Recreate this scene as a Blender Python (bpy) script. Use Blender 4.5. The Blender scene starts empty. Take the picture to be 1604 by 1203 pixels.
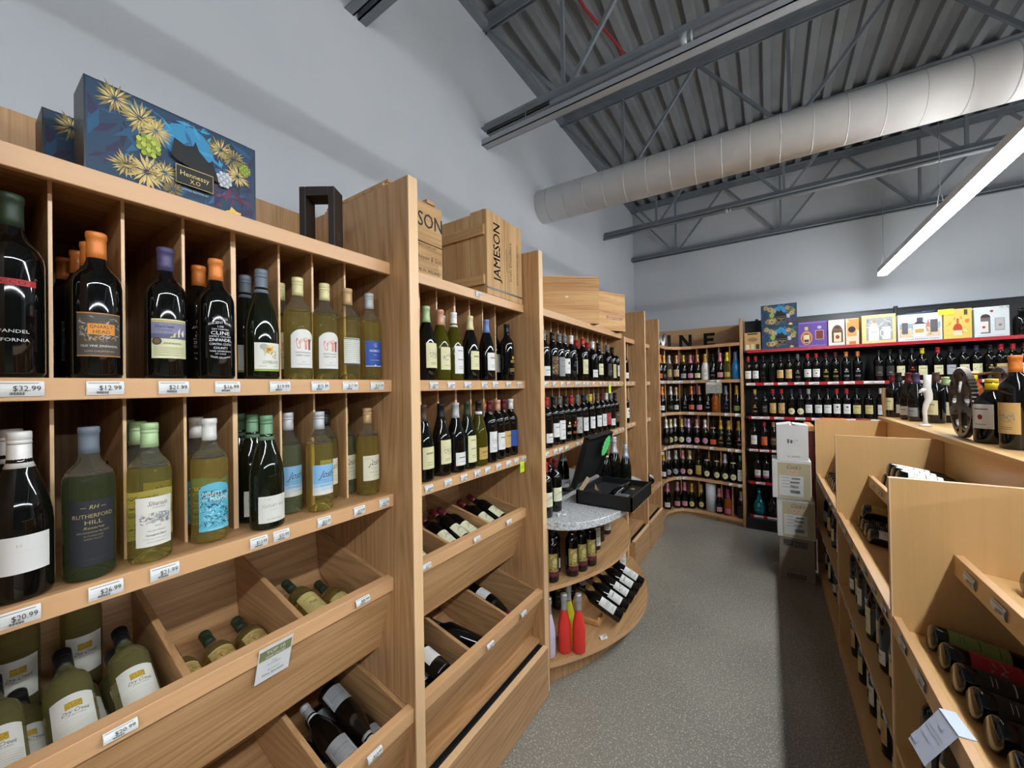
import bpy, math, random
import numpy as np
from mathutils import Vector, Matrix
random.seed(7)
sc = bpy.context.scene
col = sc.collection
PI = math.pi
# ------------------------------------------------------------------ camera
FPX = 600.0; CX, CY = 802.0, 601.5; EYE = 1.7; FLOOR = 0.07
yaw, roll, pitch = math.radians(33.75), math.radians(0.98), math.radians(0.4)
cf = Vector((-math.sin(yaw)*math.cos(pitch), math.cos(yaw)*math.cos(pitch), math.sin(pitch)))
cr0 = Vector((math.cos(yaw), math.sin(yaw), 0)); cu0 = cr0.cross(cf)
cr = math.cos(roll)*cr0 - math.sin(roll)*cu0; cu = math.cos(roll)*cu0 + math.sin(roll)*cr0
cam = bpy.data.cameras.new('camera'); camo = bpy.data.objects.new('camera', cam); col.objects.link(camo)
cam.sensor_fit = 'HORIZONTAL'; cam.sensor_width = 36.0; cam.lens = FPX/1604*36.0
cam.clip_start = 0.02; cam.clip_end = 100
camo.matrix_world = Matrix((( cr.x, cu.x, -cf.x, 0), (cr.y, cu.y, -cf.y, 0), (cr.z, cu.z, -cf.z, EYE), (0, 0, 0, 1)))
sc.camera = camo
# ------------------------------------------------------------------ world, exposure
w = bpy.data.worlds.new('world'); sc.world = w; w.use_nodes = True
w.node_tree.nodes['Background'].inputs[0].default_value = (0.75, 0.85, 1.0, 1)
w.node_tree.nodes['Background'].inputs[1].default_value = 0.0
sc.view_settings.view_transform = 'Standard'; sc.view_settings.look = 'None'
sc.view_settings.gamma = 1.0; sc.view_settings.use_curve_mapping = False
sc.view_settings.exposure = 0.0
LAMP = 82.0       # emission of the linear fixtures
UPLAMP = 6.0
LROWS = (1.0, 4.7)
LZ = 2.81; LEND = 5.42

# ------------------------------------------------------------------ sight lines (used to read places in the shop)
def ray(px, py): return cf + (px-CX)/FPX*cr - (py-CY)/FPX*cu
def atX(px, py, X): d = ray(px, py); d = d*(X/d.x); return Vector((d.x, d.y, d.z+EYE))
def atY(px, py, Y): d = ray(px, py); d = d*(Y/d.y); return Vector((d.x, d.y, d.z+EYE))
def atZ(px, py, Z): d = ray(px, py); d = d*((Z-EYE)/d.z); return Vector((d.x, d.y, d.z+EYE))

# ------------------------------------------------------------------ materials
def lin(c):
    if isinstance(c, str):
        c = [int(c[i:i+2], 16)/255 for i in (0, 2, 4)]
        c = [x/12.92 if x <= .04045 else ((x+.055)/1.055)**2.4 for x in c]
    return tuple(c)[:3] + (1.0,)
MC = {}
def mat(c, rough=.5, metal=0.0, trans=0.0, ior=1.45, emit=None, spec=.5, coat=0.0):
    k = (c, rough, metal, trans, ior, emit, spec, coat)
    if k in MC: return MC[k]
    m = bpy.data.materials.new('mat_' + (c if isinstance(c, str) else 'c')); m.use_nodes = True
    b = m.node_tree.nodes['Principled BSDF']
    b.inputs['Base Color'].default_value = lin(c); b.inputs['Roughness'].default_value = rough
    b.inputs['Metallic'].default_value = metal; b.inputs['IOR'].default_value = ior
    b.inputs['Transmission Weight'].default_value = trans
    b.inputs['Specular IOR Level'].default_value = spec; b.inputs['Coat Weight'].default_value = coat
    if emit:
        b.inputs['Emission Color'].default_value = (0.90, 0.96, 1.0, 1); b.inputs['Emission Strength'].default_value = emit
    MC[k] = m; return m
def nodes(name):
    m = bpy.data.materials.new(name); m.use_nodes = True
    nt = m.node_tree; return m, nt, nt.nodes['Principled BSDF']
def N(nt, t, **kw):
    n = nt.nodes.new(t)
    for k, v in kw.items(): setattr(n, k, v)
    return n
def ramp(nt, fac, stops):
    r = N(nt, 'ShaderNodeValToRGB'); e = r.color_ramp.elements
    while len(e) < len(stops): e.new(0.5)
    for i, (p, c) in enumerate(stops): e[i].position = p; e[i].color = lin(c)
    nt.links.new(fac, r.inputs[0]); return r.outputs[0]
def wood(name, axis, light, mid, dark, strength=1.0, rough=.42, fine=1.0):
    m, nt, b = nodes(name); L = nt.links
    tc = N(nt, 'ShaderNodeTexCoord'); oi = N(nt, 'ShaderNodeObjectInfo')
    mul = N(nt, 'ShaderNodeMath', operation='MULTIPLY'); L.new(oi.outputs['Random'], mul.inputs[0]); mul.inputs[1].default_value = 37.0
    add = N(nt, 'ShaderNodeVectorMath', operation='ADD'); L.new(tc.outputs['Object'], add.inputs[0]); L.new(mul.outputs[0], add.inputs[1])
    def mapped(a, g):
        mp = N(nt, 'ShaderNodeMapping'); s = [a, a, a]; s[axis] = g; mp.inputs['Scale'].default_value = s
        L.new(add.outputs[0], mp.inputs[0]); return mp.outputs[0]
    n1 = N(nt, 'ShaderNodeTexNoise'); n1.inputs['Scale'].default_value = 1; n1.inputs['Detail'].default_value = 1.5; n1.inputs['Roughness'].default_value = .35
    L.new(mapped(6.5, .62), n1.inputs['Vector'])
    k = N(nt, 'ShaderNodeMath', operation='MULTIPLY'); L.new(n1.outputs[0], k.inputs[0]); k.inputs[1].default_value = 95*fine
    s = N(nt, 'ShaderNodeMath', operation='SINE'); L.new(k.outputs[0], s.inputs[0])
    n2 = N(nt, 'ShaderNodeTexNoise'); n2.inputs['Scale'].default_value = 1; n2.inputs['Detail'].default_value = 4; L.new(mapped(150, 3.5), n2.inputs['Vector'])
    n3 = N(nt, 'ShaderNodeTexNoise'); n3.inputs['Scale'].default_value = 1; n3.inputs['Detail'].default_value = 2; L.new(mapped(9, .7), n3.inputs['Vector'])
    a1 = N(nt, 'ShaderNodeMath', operation='MULTIPLY_ADD'); L.new(s.outputs[0], a1.inputs[0]); a1.inputs[1].default_value = .095*strength; a1.inputs[2].default_value = 0
    a2 = N(nt, 'ShaderNodeMath', operation='MULTIPLY_ADD'); L.new(n2.outputs[0], a2.inputs[0]); a2.inputs[1].default_value = .75*strength; L.new(a1.outputs[0], a2.inputs[2])
    a3 = N(nt, 'ShaderNodeMath', operation='MULTIPLY_ADD'); L.new(n3.outputs[0], a3.inputs[0]); a3.inputs[1].default_value = .38; L.new(a2.outputs[0], a3.inputs[2])
    c = ramp(nt, a3.outputs[0], [(.30, light), (.62, mid), (.95, dark)])
    L.new(c, b.inputs['Base Color']); b.inputs['Roughness'].default_value = rough
    bp = N(nt, 'ShaderNodeBump'); bp.inputs['Strength'].default_value = .06; bp.inputs['Distance'].default_value = .002
    L.new(a2.outputs[0], bp.inputs['Height']); L.new(bp.outputs[0], b.inputs['Normal'])
    return m
OAK = [wood('oak_%s' % 'xyz'[i], i, 'C69C70', 'B1875B', '85603F') for i in range(3)]
BIR = [wood('birch_%s' % 'xyz'[i], i, 'D2A870', 'C49A62', 'A47A48', .35, .38, .5) for i in range(3)]
EDGE = wood('maple_edge', 1, 'D0A376', 'C29366', 'A77B50', .4, .4)
EDGEZ = wood('maple_edge_z', 2, 'E4BE92', 'DAB083', 'BD8A58', .4, .4)
PINE = [wood('pine_%s' % 'xyz'[i], i, 'D9AE74', 'C9955A', '8C5A30', 1.0, .6, .32) for i in range(3)]
CRATE = [wood('crate_%s' % 'xyz'[i], i, 'CDA878', 'B58C5C', '7C5936', .9, .75, .45) for i in range(3)]

def mottled(name, c1, c2, scale, rough, detail=3, bump=0, c3=None, fine=None, spec=.5):
    m, nt, b = nodes(name); L = nt.links
    tc = N(nt, 'ShaderNodeTexCoord')
    n = N(nt, 'ShaderNodeTexNoise'); n.inputs['Scale'].default_value = scale; n.inputs['Detail'].default_value = detail
    L.new(tc.outputs['Object'], n.inputs['Vector'])
    c = ramp(nt, n.outputs[0], [(.35, c1), (.65, c2)])
    if fine:
        n2 = N(nt, 'ShaderNodeTexNoise'); n2.inputs['Scale'].default_value = fine; n2.inputs['Detail'].default_value = 2
        L.new(tc.outputs['Object'], n2.inputs['Vector'])
        f = N(nt, 'ShaderNodeMapRange'); f.inputs['From Min'].default_value = .54; f.inputs['From Max'].default_value = .68; L.new(n2.outputs[0], f.inputs['Value'])
        mx = N(nt, 'ShaderNodeMix', data_type='RGBA'); L.new(f.outputs[0], mx.inputs[0]); L.new(c, mx.inputs[6]); mx.inputs[7].default_value = lin(c3)
        c = mx.outputs[2]
    L.new(c, b.inputs['Base Color']); b.inputs['Roughness'].default_value = rough; b.inputs['Specular IOR Level'].default_value = spec
    if bump:
        bp = N(nt, 'ShaderNodeBump'); bp.inputs['Strength'].default_value = bump; bp.inputs['Distance'].default_value = .01
        L.new(n.outputs[0], bp.inputs['Height']); L.new(bp.outputs[0], b.inputs['Normal'])
    return m
FLOORM = mottled('polished_concrete', '78756D', '88847B', 1.6, .28, 6, 0, 'C2BBA8', 130)
WALLM = mottled('painted_wall', 'B9BCC1', 'BEC0C4', 2.0, .8, 3)
DARKW = mottled('bounce_cut_wall', '4E5054', '56585C', 2.0, .8, 3)  # unseen walls, darkened to cut bounce light and deepen the aisle shade
DECKM = mottled('painted_deck', '74777A', '7E8184', 3.0, .6, 3)
STEELM = mottled('grey_steel', '6E747B', '787E85', 6.0, .5, 3)
DUCTM = mottled('duct_paint', 'DEDDDC', 'E4E3E1', 2.0, .55, 3)
GRANITE = mottled('granite', 'DADADB', 'BCBCBE', 60, .25, 5, 0, '3A3A3D', 150)
BLACKM = mottled('black_laminate', '141416', '1A1A1C', 5, .35)
CARTW = mottled('white_carton', 'D4D3D1', 'DCDBD9', 4, .7)
CARTB = mottled('brown_carton', 'A98C62', 'B2956A', 9, .8)

# glass
G = {
 'k': mat('0A0A09', .05, spec=.6), 'g': mat('10150B', .05, spec=.6), 'b': mat('120D0A', .06, spec=.6),
 'w': mat('FBF09C', .02, trans=.94, ior=1.14), 'wg': mat('D2DEB0', .02, trans=.90, ior=1.16), 'a': mat('E6CE7A', .02, trans=.88, ior=1.18),
 'c': mat('E8E6D2', .02, trans=.95, ior=1.12), 'y': mat('4E4A12', .04, trans=.3, ior=1.3), 'og': mat('B4AE74', .03, trans=.80, ior=1.16),
 'dg': mat('74805A', .03, trans=.85, ior=1.2), 'bl': mat('1F7FC0', .08, trans=.3), 'teal': mat('1F8FA0', .12, metal=.75),
 'wh': mat('E4E2DE', .25), 'red': mat('E33B33', .45), 'lime': mat('C9D02C', .45), 'lil': mat('CFC3DC', .45), 'amb': mat('B0602A', .05, trans=.4), 'gg': mat('17301C', .05, spec=.6),
}
GW = {'k': 'black', 'g': 'dark green', 'b': 'brown-black', 'w': 'pale yellow', 'wg': 'pale green', 'a': 'amber', 'c': 'clear', 'y': 'olive-gold', 'og': 'olive green',
      'dg': 'green', 'bl': 'bright blue', 'teal': 'metallic teal', 'wh': 'white', 'red': 'red', 'lime': 'yellow-green', 'lil': 'pale lilac', 'amb': 'amber', 'gg': 'bottle-green'}
CAPC = {'black': '17171A', 'grey': '6B6D6E', 'silver': 'B9BBBD', 'white': 'E6E4E0', 'red': 'B52A2C', 'maroon': '5C1A22', 'orange': 'D9803A', 'gold': 'C6A24E',
        'cream': 'D9CE9C', 'mint': 'A9C592', 'green': '6B9270', 'dkgreen': '2B3A2A', 'navy': '2C3148', 'violet': '4B4468', 'blue': '6E84B8', 'pink': 'CC8796', 'peach': 'D09A7E',
        'lilac': 'BFA8CE', 'yellow': 'E3C92B', 'teal': '58A8A4', 'brown': '4E3B30', 'magenta': 'B84A7A', 'slate': '6F7884', 'tan': 'C2A071'}
CAPW = {'dkgreen': 'dark green', 'mint': 'pale green', 'slate': 'slate grey'}

# ------------------------------------------------------------------ mesh builder
class MB:
    def __init__(s): s.v = []; s.f = []; s.m = []; s.mats = []; s.sm = []
    def mi(s, m):
        if m not in s.mats: s.mats.append(m)
        return s.mats.index(m)
    def add(s, vs, fs, m, smooth=False):
        o = len(s.v); s.v += [tuple(v) for v in vs]; i = s.mi(m)
        for f in fs: s.f.append([o+a for a in f]); s.m.append(i); s.sm.append(smooth)
    def box(s, lo, hi, m):
        x0, y0, z0 = lo; x1, y1, z1 = hi
        if x0 > x1: x0, x1 = x1, x0
        if y0 > y1: y0, y1 = y1, y0
        if z0 > z1: z0, z1 = z1, z0
        s.add([(x0,y0,z0),(x1,y0,z0),(x1,y1,z0),(x0,y1,z0),(x0,y0,z1),(x1,y0,z1),(x1,y1,z1),(x0,y1,z1)],
              [(0,3,2,1),(4,5,6,7),(0,1,5,4),(1,2,6,5),(2,3,7,6),(3,0,4,7)], m)
    def prism(s, poly, axis, a0, a1, m, smooth=False):
        n = len(poly)
        def mk(p, a): q = [p[0], p[1]]; q.insert(axis, a); return q
        area = sum(poly[i][0]*poly[(i+1) % n][1]-poly[(i+1) % n][0]*poly[i][1] for i in range(n))
        if area < 0: poly = poly[::-1]
        vs = [mk(p, a0) for p in poly]+[mk(p, a1) for p in poly]
        fs = [list(range(n))[::-1], list(range(n, 2*n))]+[(i, (i+1) % n, n+(i+1) % n, n+i) for i in range(n)]
        if axis == 1: fs = [tuple(f)[::-1] for f in fs]
        o = len(s.v); s.add(vs, fs[:2], m, False); i0 = s.mi(m)
        for f in fs[2:]: s.f.append([o+a for a in f]); s.m.append(i0); s.sm.append(smooth)
    def lathe(s, prof, n, m, smooth=True):
        vs = []; fs = []
        for r, z in prof:
            for i in range(n): a = 2*PI*i/n; vs.append((r*math.cos(a), r*math.sin(a), z))
        for j in range(len(prof)-1):
            for i in range(n):
                k = (i+1) % n; fs.append((j*n+i, j*n+k, (j+1)*n+k, (j+1)*n+i))
        fs.append(tuple(range(n))[::-1]); fs.append(tuple((len(prof)-1)*n+i for i in range(n)))
        s.add(vs, fs, m, smooth)
    def tube(s, path, r, n, m):
        path = [Vector(p) for p in path]; vs = []; fs = []
        for j, p in enumerate(path):
            d = (path[min(j+1, len(path)-1)]-path[max(j-1, 0)]).normalized()
            u = d.orthogonal().normalized() if j == 0 else (u-d*u.dot(d)).normalized()
            v = d.cross(u)
            for i in range(n): a = 2*PI*i/n; vs.append(p+r*(math.cos(a)*u+math.sin(a)*v))
        for j in range(len(path)-1):
            for i in range(n): k = (i+1) % n; fs.append((j*n+i, j*n+k, (j+1)*n+k, (j+1)*n+i))
        fs.append(tuple(range(n))[::-1]); fs.append(tuple((len(path)-1)*n+i for i in range(n)))
        s.add(vs, fs, m, True)
    def bar(s, a, b, wd, ht, m):   # square bar between two points
        a, b = Vector(a), Vector(b); d = (b-a).normalized(); u = d.cross(Vector((0, 0, 1)))
        if u.length < 1e-3: u = Vector((1, 0, 0))
        u.normalize(); v = u.cross(d); u = u*wd/2; v = v*ht/2
        vs = [a-u-v, a+u-v, a+u+v, a-u+v, b-u-v, b+u-v, b+u+v, b-u+v]
        s.add(vs, [(0,3,2,1),(4,5,6,7),(0,1,5,4),(1,2,6,5),(2,3,7,6),(3,0,4,7)], m)
    def mesh(s, name):
        me = bpy.data.meshes.new(name); me.from_pydata(s.v, [], s.f); me.validate(clean_customdata=False)
        for m in s.mats: me.materials.append(m)
        if len(me.polygons) == len(s.f):
            me.polygons.foreach_set('material_index', s.m); me.polygons.foreach_set('use_smooth', s.sm)
        me.update(); return me
def obj(name, me, parent=None, loc=(0, 0, 0)):
    o = bpy.data.objects.new(name, me); col.objects.link(o); o.location = loc
    if parent: o.parent = parent
    return o
HOLD = {}
def build(mb, name, parent=None, bevel=0, sharp=False):
    if parent is not None and parent.get('_abs'):
        L = Vector(parent['_abs'][:]); mb.v = [tuple(Vector(v)-L) for v in mb.v]
    o = obj(name, mb.mesh(name), parent)
    if parent is not None and name in ('shelf_nosing', 'bin_lip', 'price_rail', 'curved_shelf', 'base_shelf', 'granite_top', 'shelf'): HOLD.setdefault(parent.name, []).append(o)
    if bevel:
        b = o.modifiers.new('b', 'BEVEL'); b.width = bevel; b.segments = 1; b.limit_method = 'ANGLE'
    return o
def tag(o, label=None, cat=None, group=None, kind=None):
    if label: o['label'] = label
    if cat: o['category'] = cat
    if group: o['group'] = group
    if kind: o['kind'] = kind
    return o
def thing(name, label, cat, loc=(0, 0, 0), group=None, rot=None, abs_=False):
    o = bpy.data.objects.new(name, None); col.objects.link(o); o.location = loc; o.empty_display_size = .05
    if rot is not None: o.rotation_euler = rot
    if abs_: o['_abs'] = list(loc)
    return tag(o, label, cat, group)
def board(parent, name, lo, hi, m, bevel=.0015):
    mb = MB(); mb.box(lo, hi, m); return build(mb, name, parent, bevel)
def struct(mb, name): o = build(mb, name); o['kind'] = 'structure'; return o

# ------------------------------------------------------------------ flat and wrapped graphics
FC = {}
def glyphs(txt):
    if txt in FC: return FC[txt]
    cu_ = bpy.data.curves.new('t', 'FONT'); cu_.body = txt; cu_.resolution_u = 2; cu_.align_x = 'CENTER'
    o = bpy.data.objects.new('t', cu_); col.objects.link(o)
    dg = bpy.context.evaluated_depsgraph_get(); me = bpy.data.meshes.new_from_object(o.evaluated_get(dg))
    vs = [(v.co.x, v.co.y) for v in me.vertices]; fs = [list(p.vertices) for p in me.polygons]
    bpy.data.objects.remove(o); bpy.data.meshes.remove(me); bpy.data.curves.remove(cu_)
    xs = [v[0] for v in vs]; c = (min(xs)+max(xs))/2
    vs = [(x-c, y) for x, y in vs]; FC[txt] = (vs, fs, max(xs)-min(xs)); return FC[txt]
LAY = 0.00022
def draw(mb, items, fn, layer0=1):
    """items in metres on a sheet (x right, z up); fn(x, z, off) -> 3-D point"""
    for n, it in enumerate(items):
        t = it[0]; off = LAY*(layer0+n*.5)
        if t == 't':      # text, x, z(baseline), height, colour, width|None, slant, arc
            _, txt, x, z, h, c = it[:6]; wd = it[6] if len(it) > 6 else None; sl = it[7] if len(it) > 7 else 0; arc = it[8] if len(it) > 8 else 0
            vs, fs, w0 = glyphs(txt); sy = h/.70; sx = sy if not wd else wd/w0
            pts = [fn(x+a*sx+sl*b*sy, z+b*sy-arc*(a*sx)**2, off) for a, b in vs]
            mb.add(pts, fs, mat(c, .6))
        elif t in 'b':    # x0,x1,z0,z1,colour,[rough,metal]
            _, x0, x1, z0, z1, c = it[:6]; mm = mat(c, it[6] if len(it) > 6 else .55, it[7] if len(it) > 7 else 0.0)
            k = max(1, int(abs(x1-x0)/.007)); vs = []
            for i in range(k+1): x = x0+(x1-x0)*i/k; vs += [fn(x, z0, off), fn(x, z1, off)]
            mb.add(vs, [(2*i, 2*i+2, 2*i+3, 2*i+1) for i in range(k)], mm)
        elif t == 'e':    # ellipse x,z,rx,rz,colour
            _, x, z, rx, rz, c = it[:6]; k = 20; mm = mat(c, it[6] if len(it) > 6 else .55, it[7] if len(it) > 7 else 0.0); q = 3
            vs = [fn(x, z, off)]; fs = []
            for r in range(1, q+1):
                for i in range(k): a = 2*PI*i/k; vs.append(fn(x+rx*r/q*math.cos(a), z+rz*r/q*math.sin(a), off))
            for i in range(k):
                j = (i+1) % k; fs.append((0, 1+i, 1+j))
                for r in range(q-1): fs.append((1+r*k+i, 1+(r+1)*k+i, 1+(r+1)*k+j, 1+r*k+j))
            mb.add(vs, fs, mm)
        elif t == 'p':    # polygon points, colour
            _, pts, c = it[:3]; mb.add([fn(x, z, off) for x, z in pts], [tuple(range(len(pts)))], mat(c, .55))
        elif t == 's':    # scribble: seed,x0,x1,z0,z1,colours,n,len
            _, seed, x0, x1, z0, z1, cs, k, ln = it; R = random.Random(seed)
            for q in range(k):
                a = R.uniform(0, 2*PI); l = ln*R.uniform(.4, 1); wq = l*R.uniform(.12, .3)
                x = R.uniform(x0, x1); z = R.uniform(z0, z1); dx, dz = math.cos(a), math.sin(a)
                P = [(x-dx*l/2, z-dz*l/2), (x-dz*wq/2, z+dx*wq/2), (x+dx*l/2, z+dz*l/2), (x+dz*wq/2, z-dx*wq/2)]
                P = [(min(max(u, x0), x1), min(max(v, z0), z1)) for u, v in P]
                mb.add([fn(u, v, off+LAY*.003*q) for u, v in P], [(3, 2, 1, 0)], mat(R.choice(cs), .55))
        elif t == 'f':    # spiky burst x,z,r,colour,n
            _, x, z, r, c, k = it; R = random.Random(int(x*9999+z*777)); 
            for q in range(k):
                a = 2*PI*q/k+R.uniform(-.1, .1); l = r*R.uniform(.7, 1); wq = .07*l
                dx, dz = math.cos(a), math.sin(a)
                mb.add([fn(x+dx*l*.15, z+dz*l*.15, off), fn(x+dx*l*.6+dz*wq, z+dz*l*.6-dx*wq, off), fn(x+dx*l, z+dz*l, off), fn(x+dx*l*.6-dz*wq, z+dz*l*.6+dx*wq, off)], [(0, 1, 2, 3)], mat(c, .45))
def lines(x0, x1, zs, c, h=.0016): return [('b', x0, x1, z, z+h, c) for z in zs]

# ------------------------------------------------------------------ bottles
PROF = {
 'B': dict(R=.0375, p=[(.030,0),(.0355,.003),(.0375,.009),(.0375,.188),(.0365,.200),(.0325,.212),(.0255,.222),(.0185,.232),(.0152,.243),(.0142,.255),(.0140,.296)], H=.300, cap=(.248,.302)),
 'G': dict(R=.0410, p=[(.033,0),(.039,.003),(.041,.010),(.041,.132),(.0395,.152),(.0350,.178),(.0285,.203),(.0215,.226),(.0165,.243),(.0147,.256),(.0143,.296)], H=.300, cap=(.236,.302)),
 'C': dict(R=.0440, p=[(.036,0),(.042,.003),(.044,.011),(.044,.130),(.0425,.150),(.0375,.178),(.0300,.205),(.0225,.230),(.0175,.250),(.0160,.265),(.0160,.300)], H=.318, cap=(.212,.320)),
 'S': dict(R=.0360, p=[(.030,0),(.034,.003),(.036,.010),(.036,.120),(.0350,.140),(.0300,.170),(.0235,.200),(.0180,.225),(.0150,.245),(.0145,.26),(.0145,.300)], H=.318, cap=(.232,.320)),
 'D': dict(R=.0560, p=[(.036,0),(.050,.006),(.055,.04),(.056,.075),(.052,.110),(.040,.145),(.026,.175),(.0185,.200),(.0165,.215),(.0160,.30)], H=.305, cap=(.26,.306)),
 'F': dict(R=.0450, p=[(.038,0),(.043,.003),(.045,.009),(.045,.125),(.043,.142),(.036,.158),(.025,.170),(.0175,.180),(.0160,.190),(.0155,.215)], H=.222, cap=(.186,.224)),
}
BN = 28
def radius_at(prof, z):
    for (r0, z0), (r1, z1) in zip(prof, prof[1:]):
        if z0 <= z <= z1: return r0+(r1-r0)*(z-z0)/max(1e-6, z1-z0)
    return prof[-1][0]
BM = {}
def body_mesh(kind, glass):
    k = ('body', kind, glass)
    if k in BM: return BM[k]
    P = PROF[kind]; mb = MB(); pr = P['p']
    if glass in ('w', 'wg', 'a', 'dg') and kind in 'BG':
        zf = .205
        lo = [q for q in pr if q[1] <= zf]+[(radius_at(pr, zf), zf)]; hi = [(radius_at(pr, zf)-.0002, zf+.0006)]+[q for q in pr if q[1] > zf]
        lo = [(.004, .022), (.016, .016), (.026, .004)]+lo     # punt
        mb.lathe(lo, BN, G[glass]); mb.lathe(hi, BN, G['c'])
    else: mb.lathe(pr, BN, G[glass])
    BM[k] = mb.mesh('body'); return BM[k]
def cap_mesh(kind, c, style, band=None):
    k = ('cap', kind, c, style, band)
    if k in BM: return BM[k]
    P = PROF[kind]; z0, z1 = P['cap']; pr = P['p']; mb = MB(); m = mat(CAPC.get(c, c), .46, .15 if style != 'foil' else .6)
    o = .0007
    if style == 'wine':
        q = [(radius_at(pr, z0)+o, z0), (radius_at(pr, z0+.015)+o, z0+.015), (.0149, z0+.03), (.0148, z1-.013), (.0160, z1-.012), (.0160, z1-.003), (.0150, z1), (.004, z1+.0006)]
    elif style == 'screw':
        q = [(radius_at(pr, z0)+o, z0), (.0153, z0+.012), (.0150, z1-.024), (.0143, z1-.023), (.0143, z1-.0225), (.0154, z1-.022), (.0154, z1-.017), (.0148, z1-.0165), (.0148, z1-.015), (.0154, z1-.0145), (.0154, z1-.002), (.0140, z1), (.004, z1+.0004)]
    else:
        zz = [z0+(z1-.045-z0)*i/5 for i in range(6)]
        q = [(radius_at(pr, z)+.0012, z) for z in zz]+[(.0168, z1-.040), (.0195, z1-.034), (.0190, z1-.024), (.0165, z1-.020), (.0190, z1-.012), (.0175, z1-.003), (.010, z1), (.003, z1+.001)]
    mb.lathe(q, 24, m)
    if band:
        zb = z0+.004; mb.lathe([(radius_at(pr, zb)+.0016, zb), (radius_at(pr, zb+.014)+.0016, zb+.014)], 24, mat(CAPC.get(band, band), .5))
    BM[k] = mb.mesh('capsule'); return BM[k]
def label_mesh(kind, key, spec):
    k = ('lab', kind, key)
    if k in BM: return BM[k]
    P = PROF[kind]; pr = P['p']; mb = MB()
    z0, z1, hw, c = spec['z0'], spec['z1'], spec['hw'], spec.get('c')
    def fn(x, z, off): 
        R = radius_at(pr, z)+.0004; a = x/P['R']; return ((R+off)*math.cos(a), (R+off)*math.sin(a), z)
    # front of the bottle faces local +X; x to the viewer's right = +Y when seen from +X
    if c:
        shape = spec.get('shape', 'r'); rr = spec.get('rough', .55); mm = mat(c, rr)
        if shape == 'r':
            kx = 12; kz = 1 if z1 <= (pr[3][1]+.001) else 6; vs = []; fs = []
            for j in range(kz+1):
                for i in range(kx+1): vs.append(fn(-hw+2*hw*i/kx, z0+(z1-z0)*j/kz, 0))
            for j in range(kz):
                for i in range(kx): a = j*(kx+1)+i; fs.append((a, a+1, a+kx+2, a+kx+1))
            mb.add(vs, fs, mm, True)
        elif shape == 'o':
            draw(mb, [('e', 0, (z0+z1)/2, hw, (z1-z0)/2, c)], fn, 0)
        elif shape == 'arch':
            kx = 14; vs = []
            for i in range(kx+1):
                x = -hw+2*hw*i/kx; u = abs(x)/hw; zt = z1-(z1-z0)*spec.get('arc', .16)*u**2.5; vs += [fn(x, z0, 0), fn(x, zt, 0)]
            mb.add(vs, [(2*i, 2*i+2, 2*i+3, 2*i+1) for i in range(kx)], mm, True)
    draw(mb, spec.get('items', []), fn)
    BM[k] = mb.mesh('label'); return BM[k]
ALLB = []
def bottle(pos, kind='B', glass='k', cap='black', style='wine', lab=None, key=None, face=0.0, axis=None, facing=None,
           scale=1.0, desc=None, where='', group=None, band=None, name=None):
    style = 'foil' if kind in 'CS' and style == 'wine' else style
    name = name or ('sparkling_wine_bottle' if kind in 'CS' else 'spirit_bottle' if kind in 'DF' else 'wine_bottle')
    o = thing(name, ((desc or '')+(', '+where if where else '')).strip(', '), 'bottle', pos, group)
    if axis is not None:
        z = Vector(axis).normalized(); x = Vector(facing); x = (x-z*x.dot(z)).normalized(); y = z.cross(x)
        o.rotation_euler = Matrix(((x.x, y.x, z.x), (x.y, y.y, z.y), (x.z, y.z, z.z))).to_euler()
    else: o.rotation_euler = (0, 0, face)
    o.scale = (scale,)*3
    obj('glass_body', body_mesh(kind, glass), o)
    if cap: obj('capsule', cap_mesh(kind, cap, style, band), o)
    if lab: obj('label', label_mesh(kind, key, lab), o)
    ALLB.append(o); return o

# ------------------------------------------------------------------ price tags
TG = {}
def tag_mesh(price, wd=.052, h=.027, c='DEDEDC'):
    k = (price, wd, h, c)
    if k in TG: return TG[k]
    mb = MB()
    def fn(x, z, off): return (.0035*(1-(z/(h/2))**2)+.0012+off, x, z)
    for i in range(4):
        z0 = -h/2+h*i/4; z1 = z0+h/4
        mb.add([fn(-wd/2, z0, 0), fn(wd/2, z0, 0), fn(wd/2, z1, 0), fn(-wd/2, z1, 0)], [(0, 1, 2, 3)], mat(c, .35), True)
    mb.add([(0.0002, -wd/2, -h/2), (0.0002, wd/2, -h/2), (0.0002, wd/2, h/2), (0.0002, -wd/2, h/2)], [(0, 1, 2, 3)], mat(c, .5))
    it = [('b', -wd*.45, wd*.38, h*.34, h*.40, '8A8A8A')]
    it += [('b', -wd*.25+i*.0011, -wd*.25+i*.0011+(.0007 if i % 3 else .0003), -h*.40, -h*.22, '3A3A3C') for i in range(16)]
    if price: it.append(('t', price, wd*.12, -h*.14, h*.34, '2A2A2C', wd*.60))
    else: it.append(('b', -wd*.05, wd*.4, -h*.10, h*.12, '77777A'))
    draw(mb, it, fn, 1); TG[k] = mb.mesh('price_tag'); return TG[k]
def ptag(parent, p, price='', rotz=0, tilt=0, wd=.052, h=.027, c='DEDEDC'):
    L = Vector(parent['_abs'][:]) if parent.get('_abs') else Vector((0, 0, 0))
    q = parent; best = 9
    for ch in HOLD.get(parent.name, []):
        z0 = sum(v.co.z for v in ch.data.vertices)/len(ch.data.vertices); y_ = [v.co.y for v in ch.data.vertices]
        dd = abs(z0-(p[2]-L.z))+max(0, min(y_)-(p[1]-L.y), (p[1]-L.y)-max(y_))
        if dd < best: best = dd; q = ch
    o = obj('price_tag', tag_mesh(price, wd, h, c), q, Vector(p)-L); o.rotation_euler = (0, tilt, rotz); return o

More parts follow.
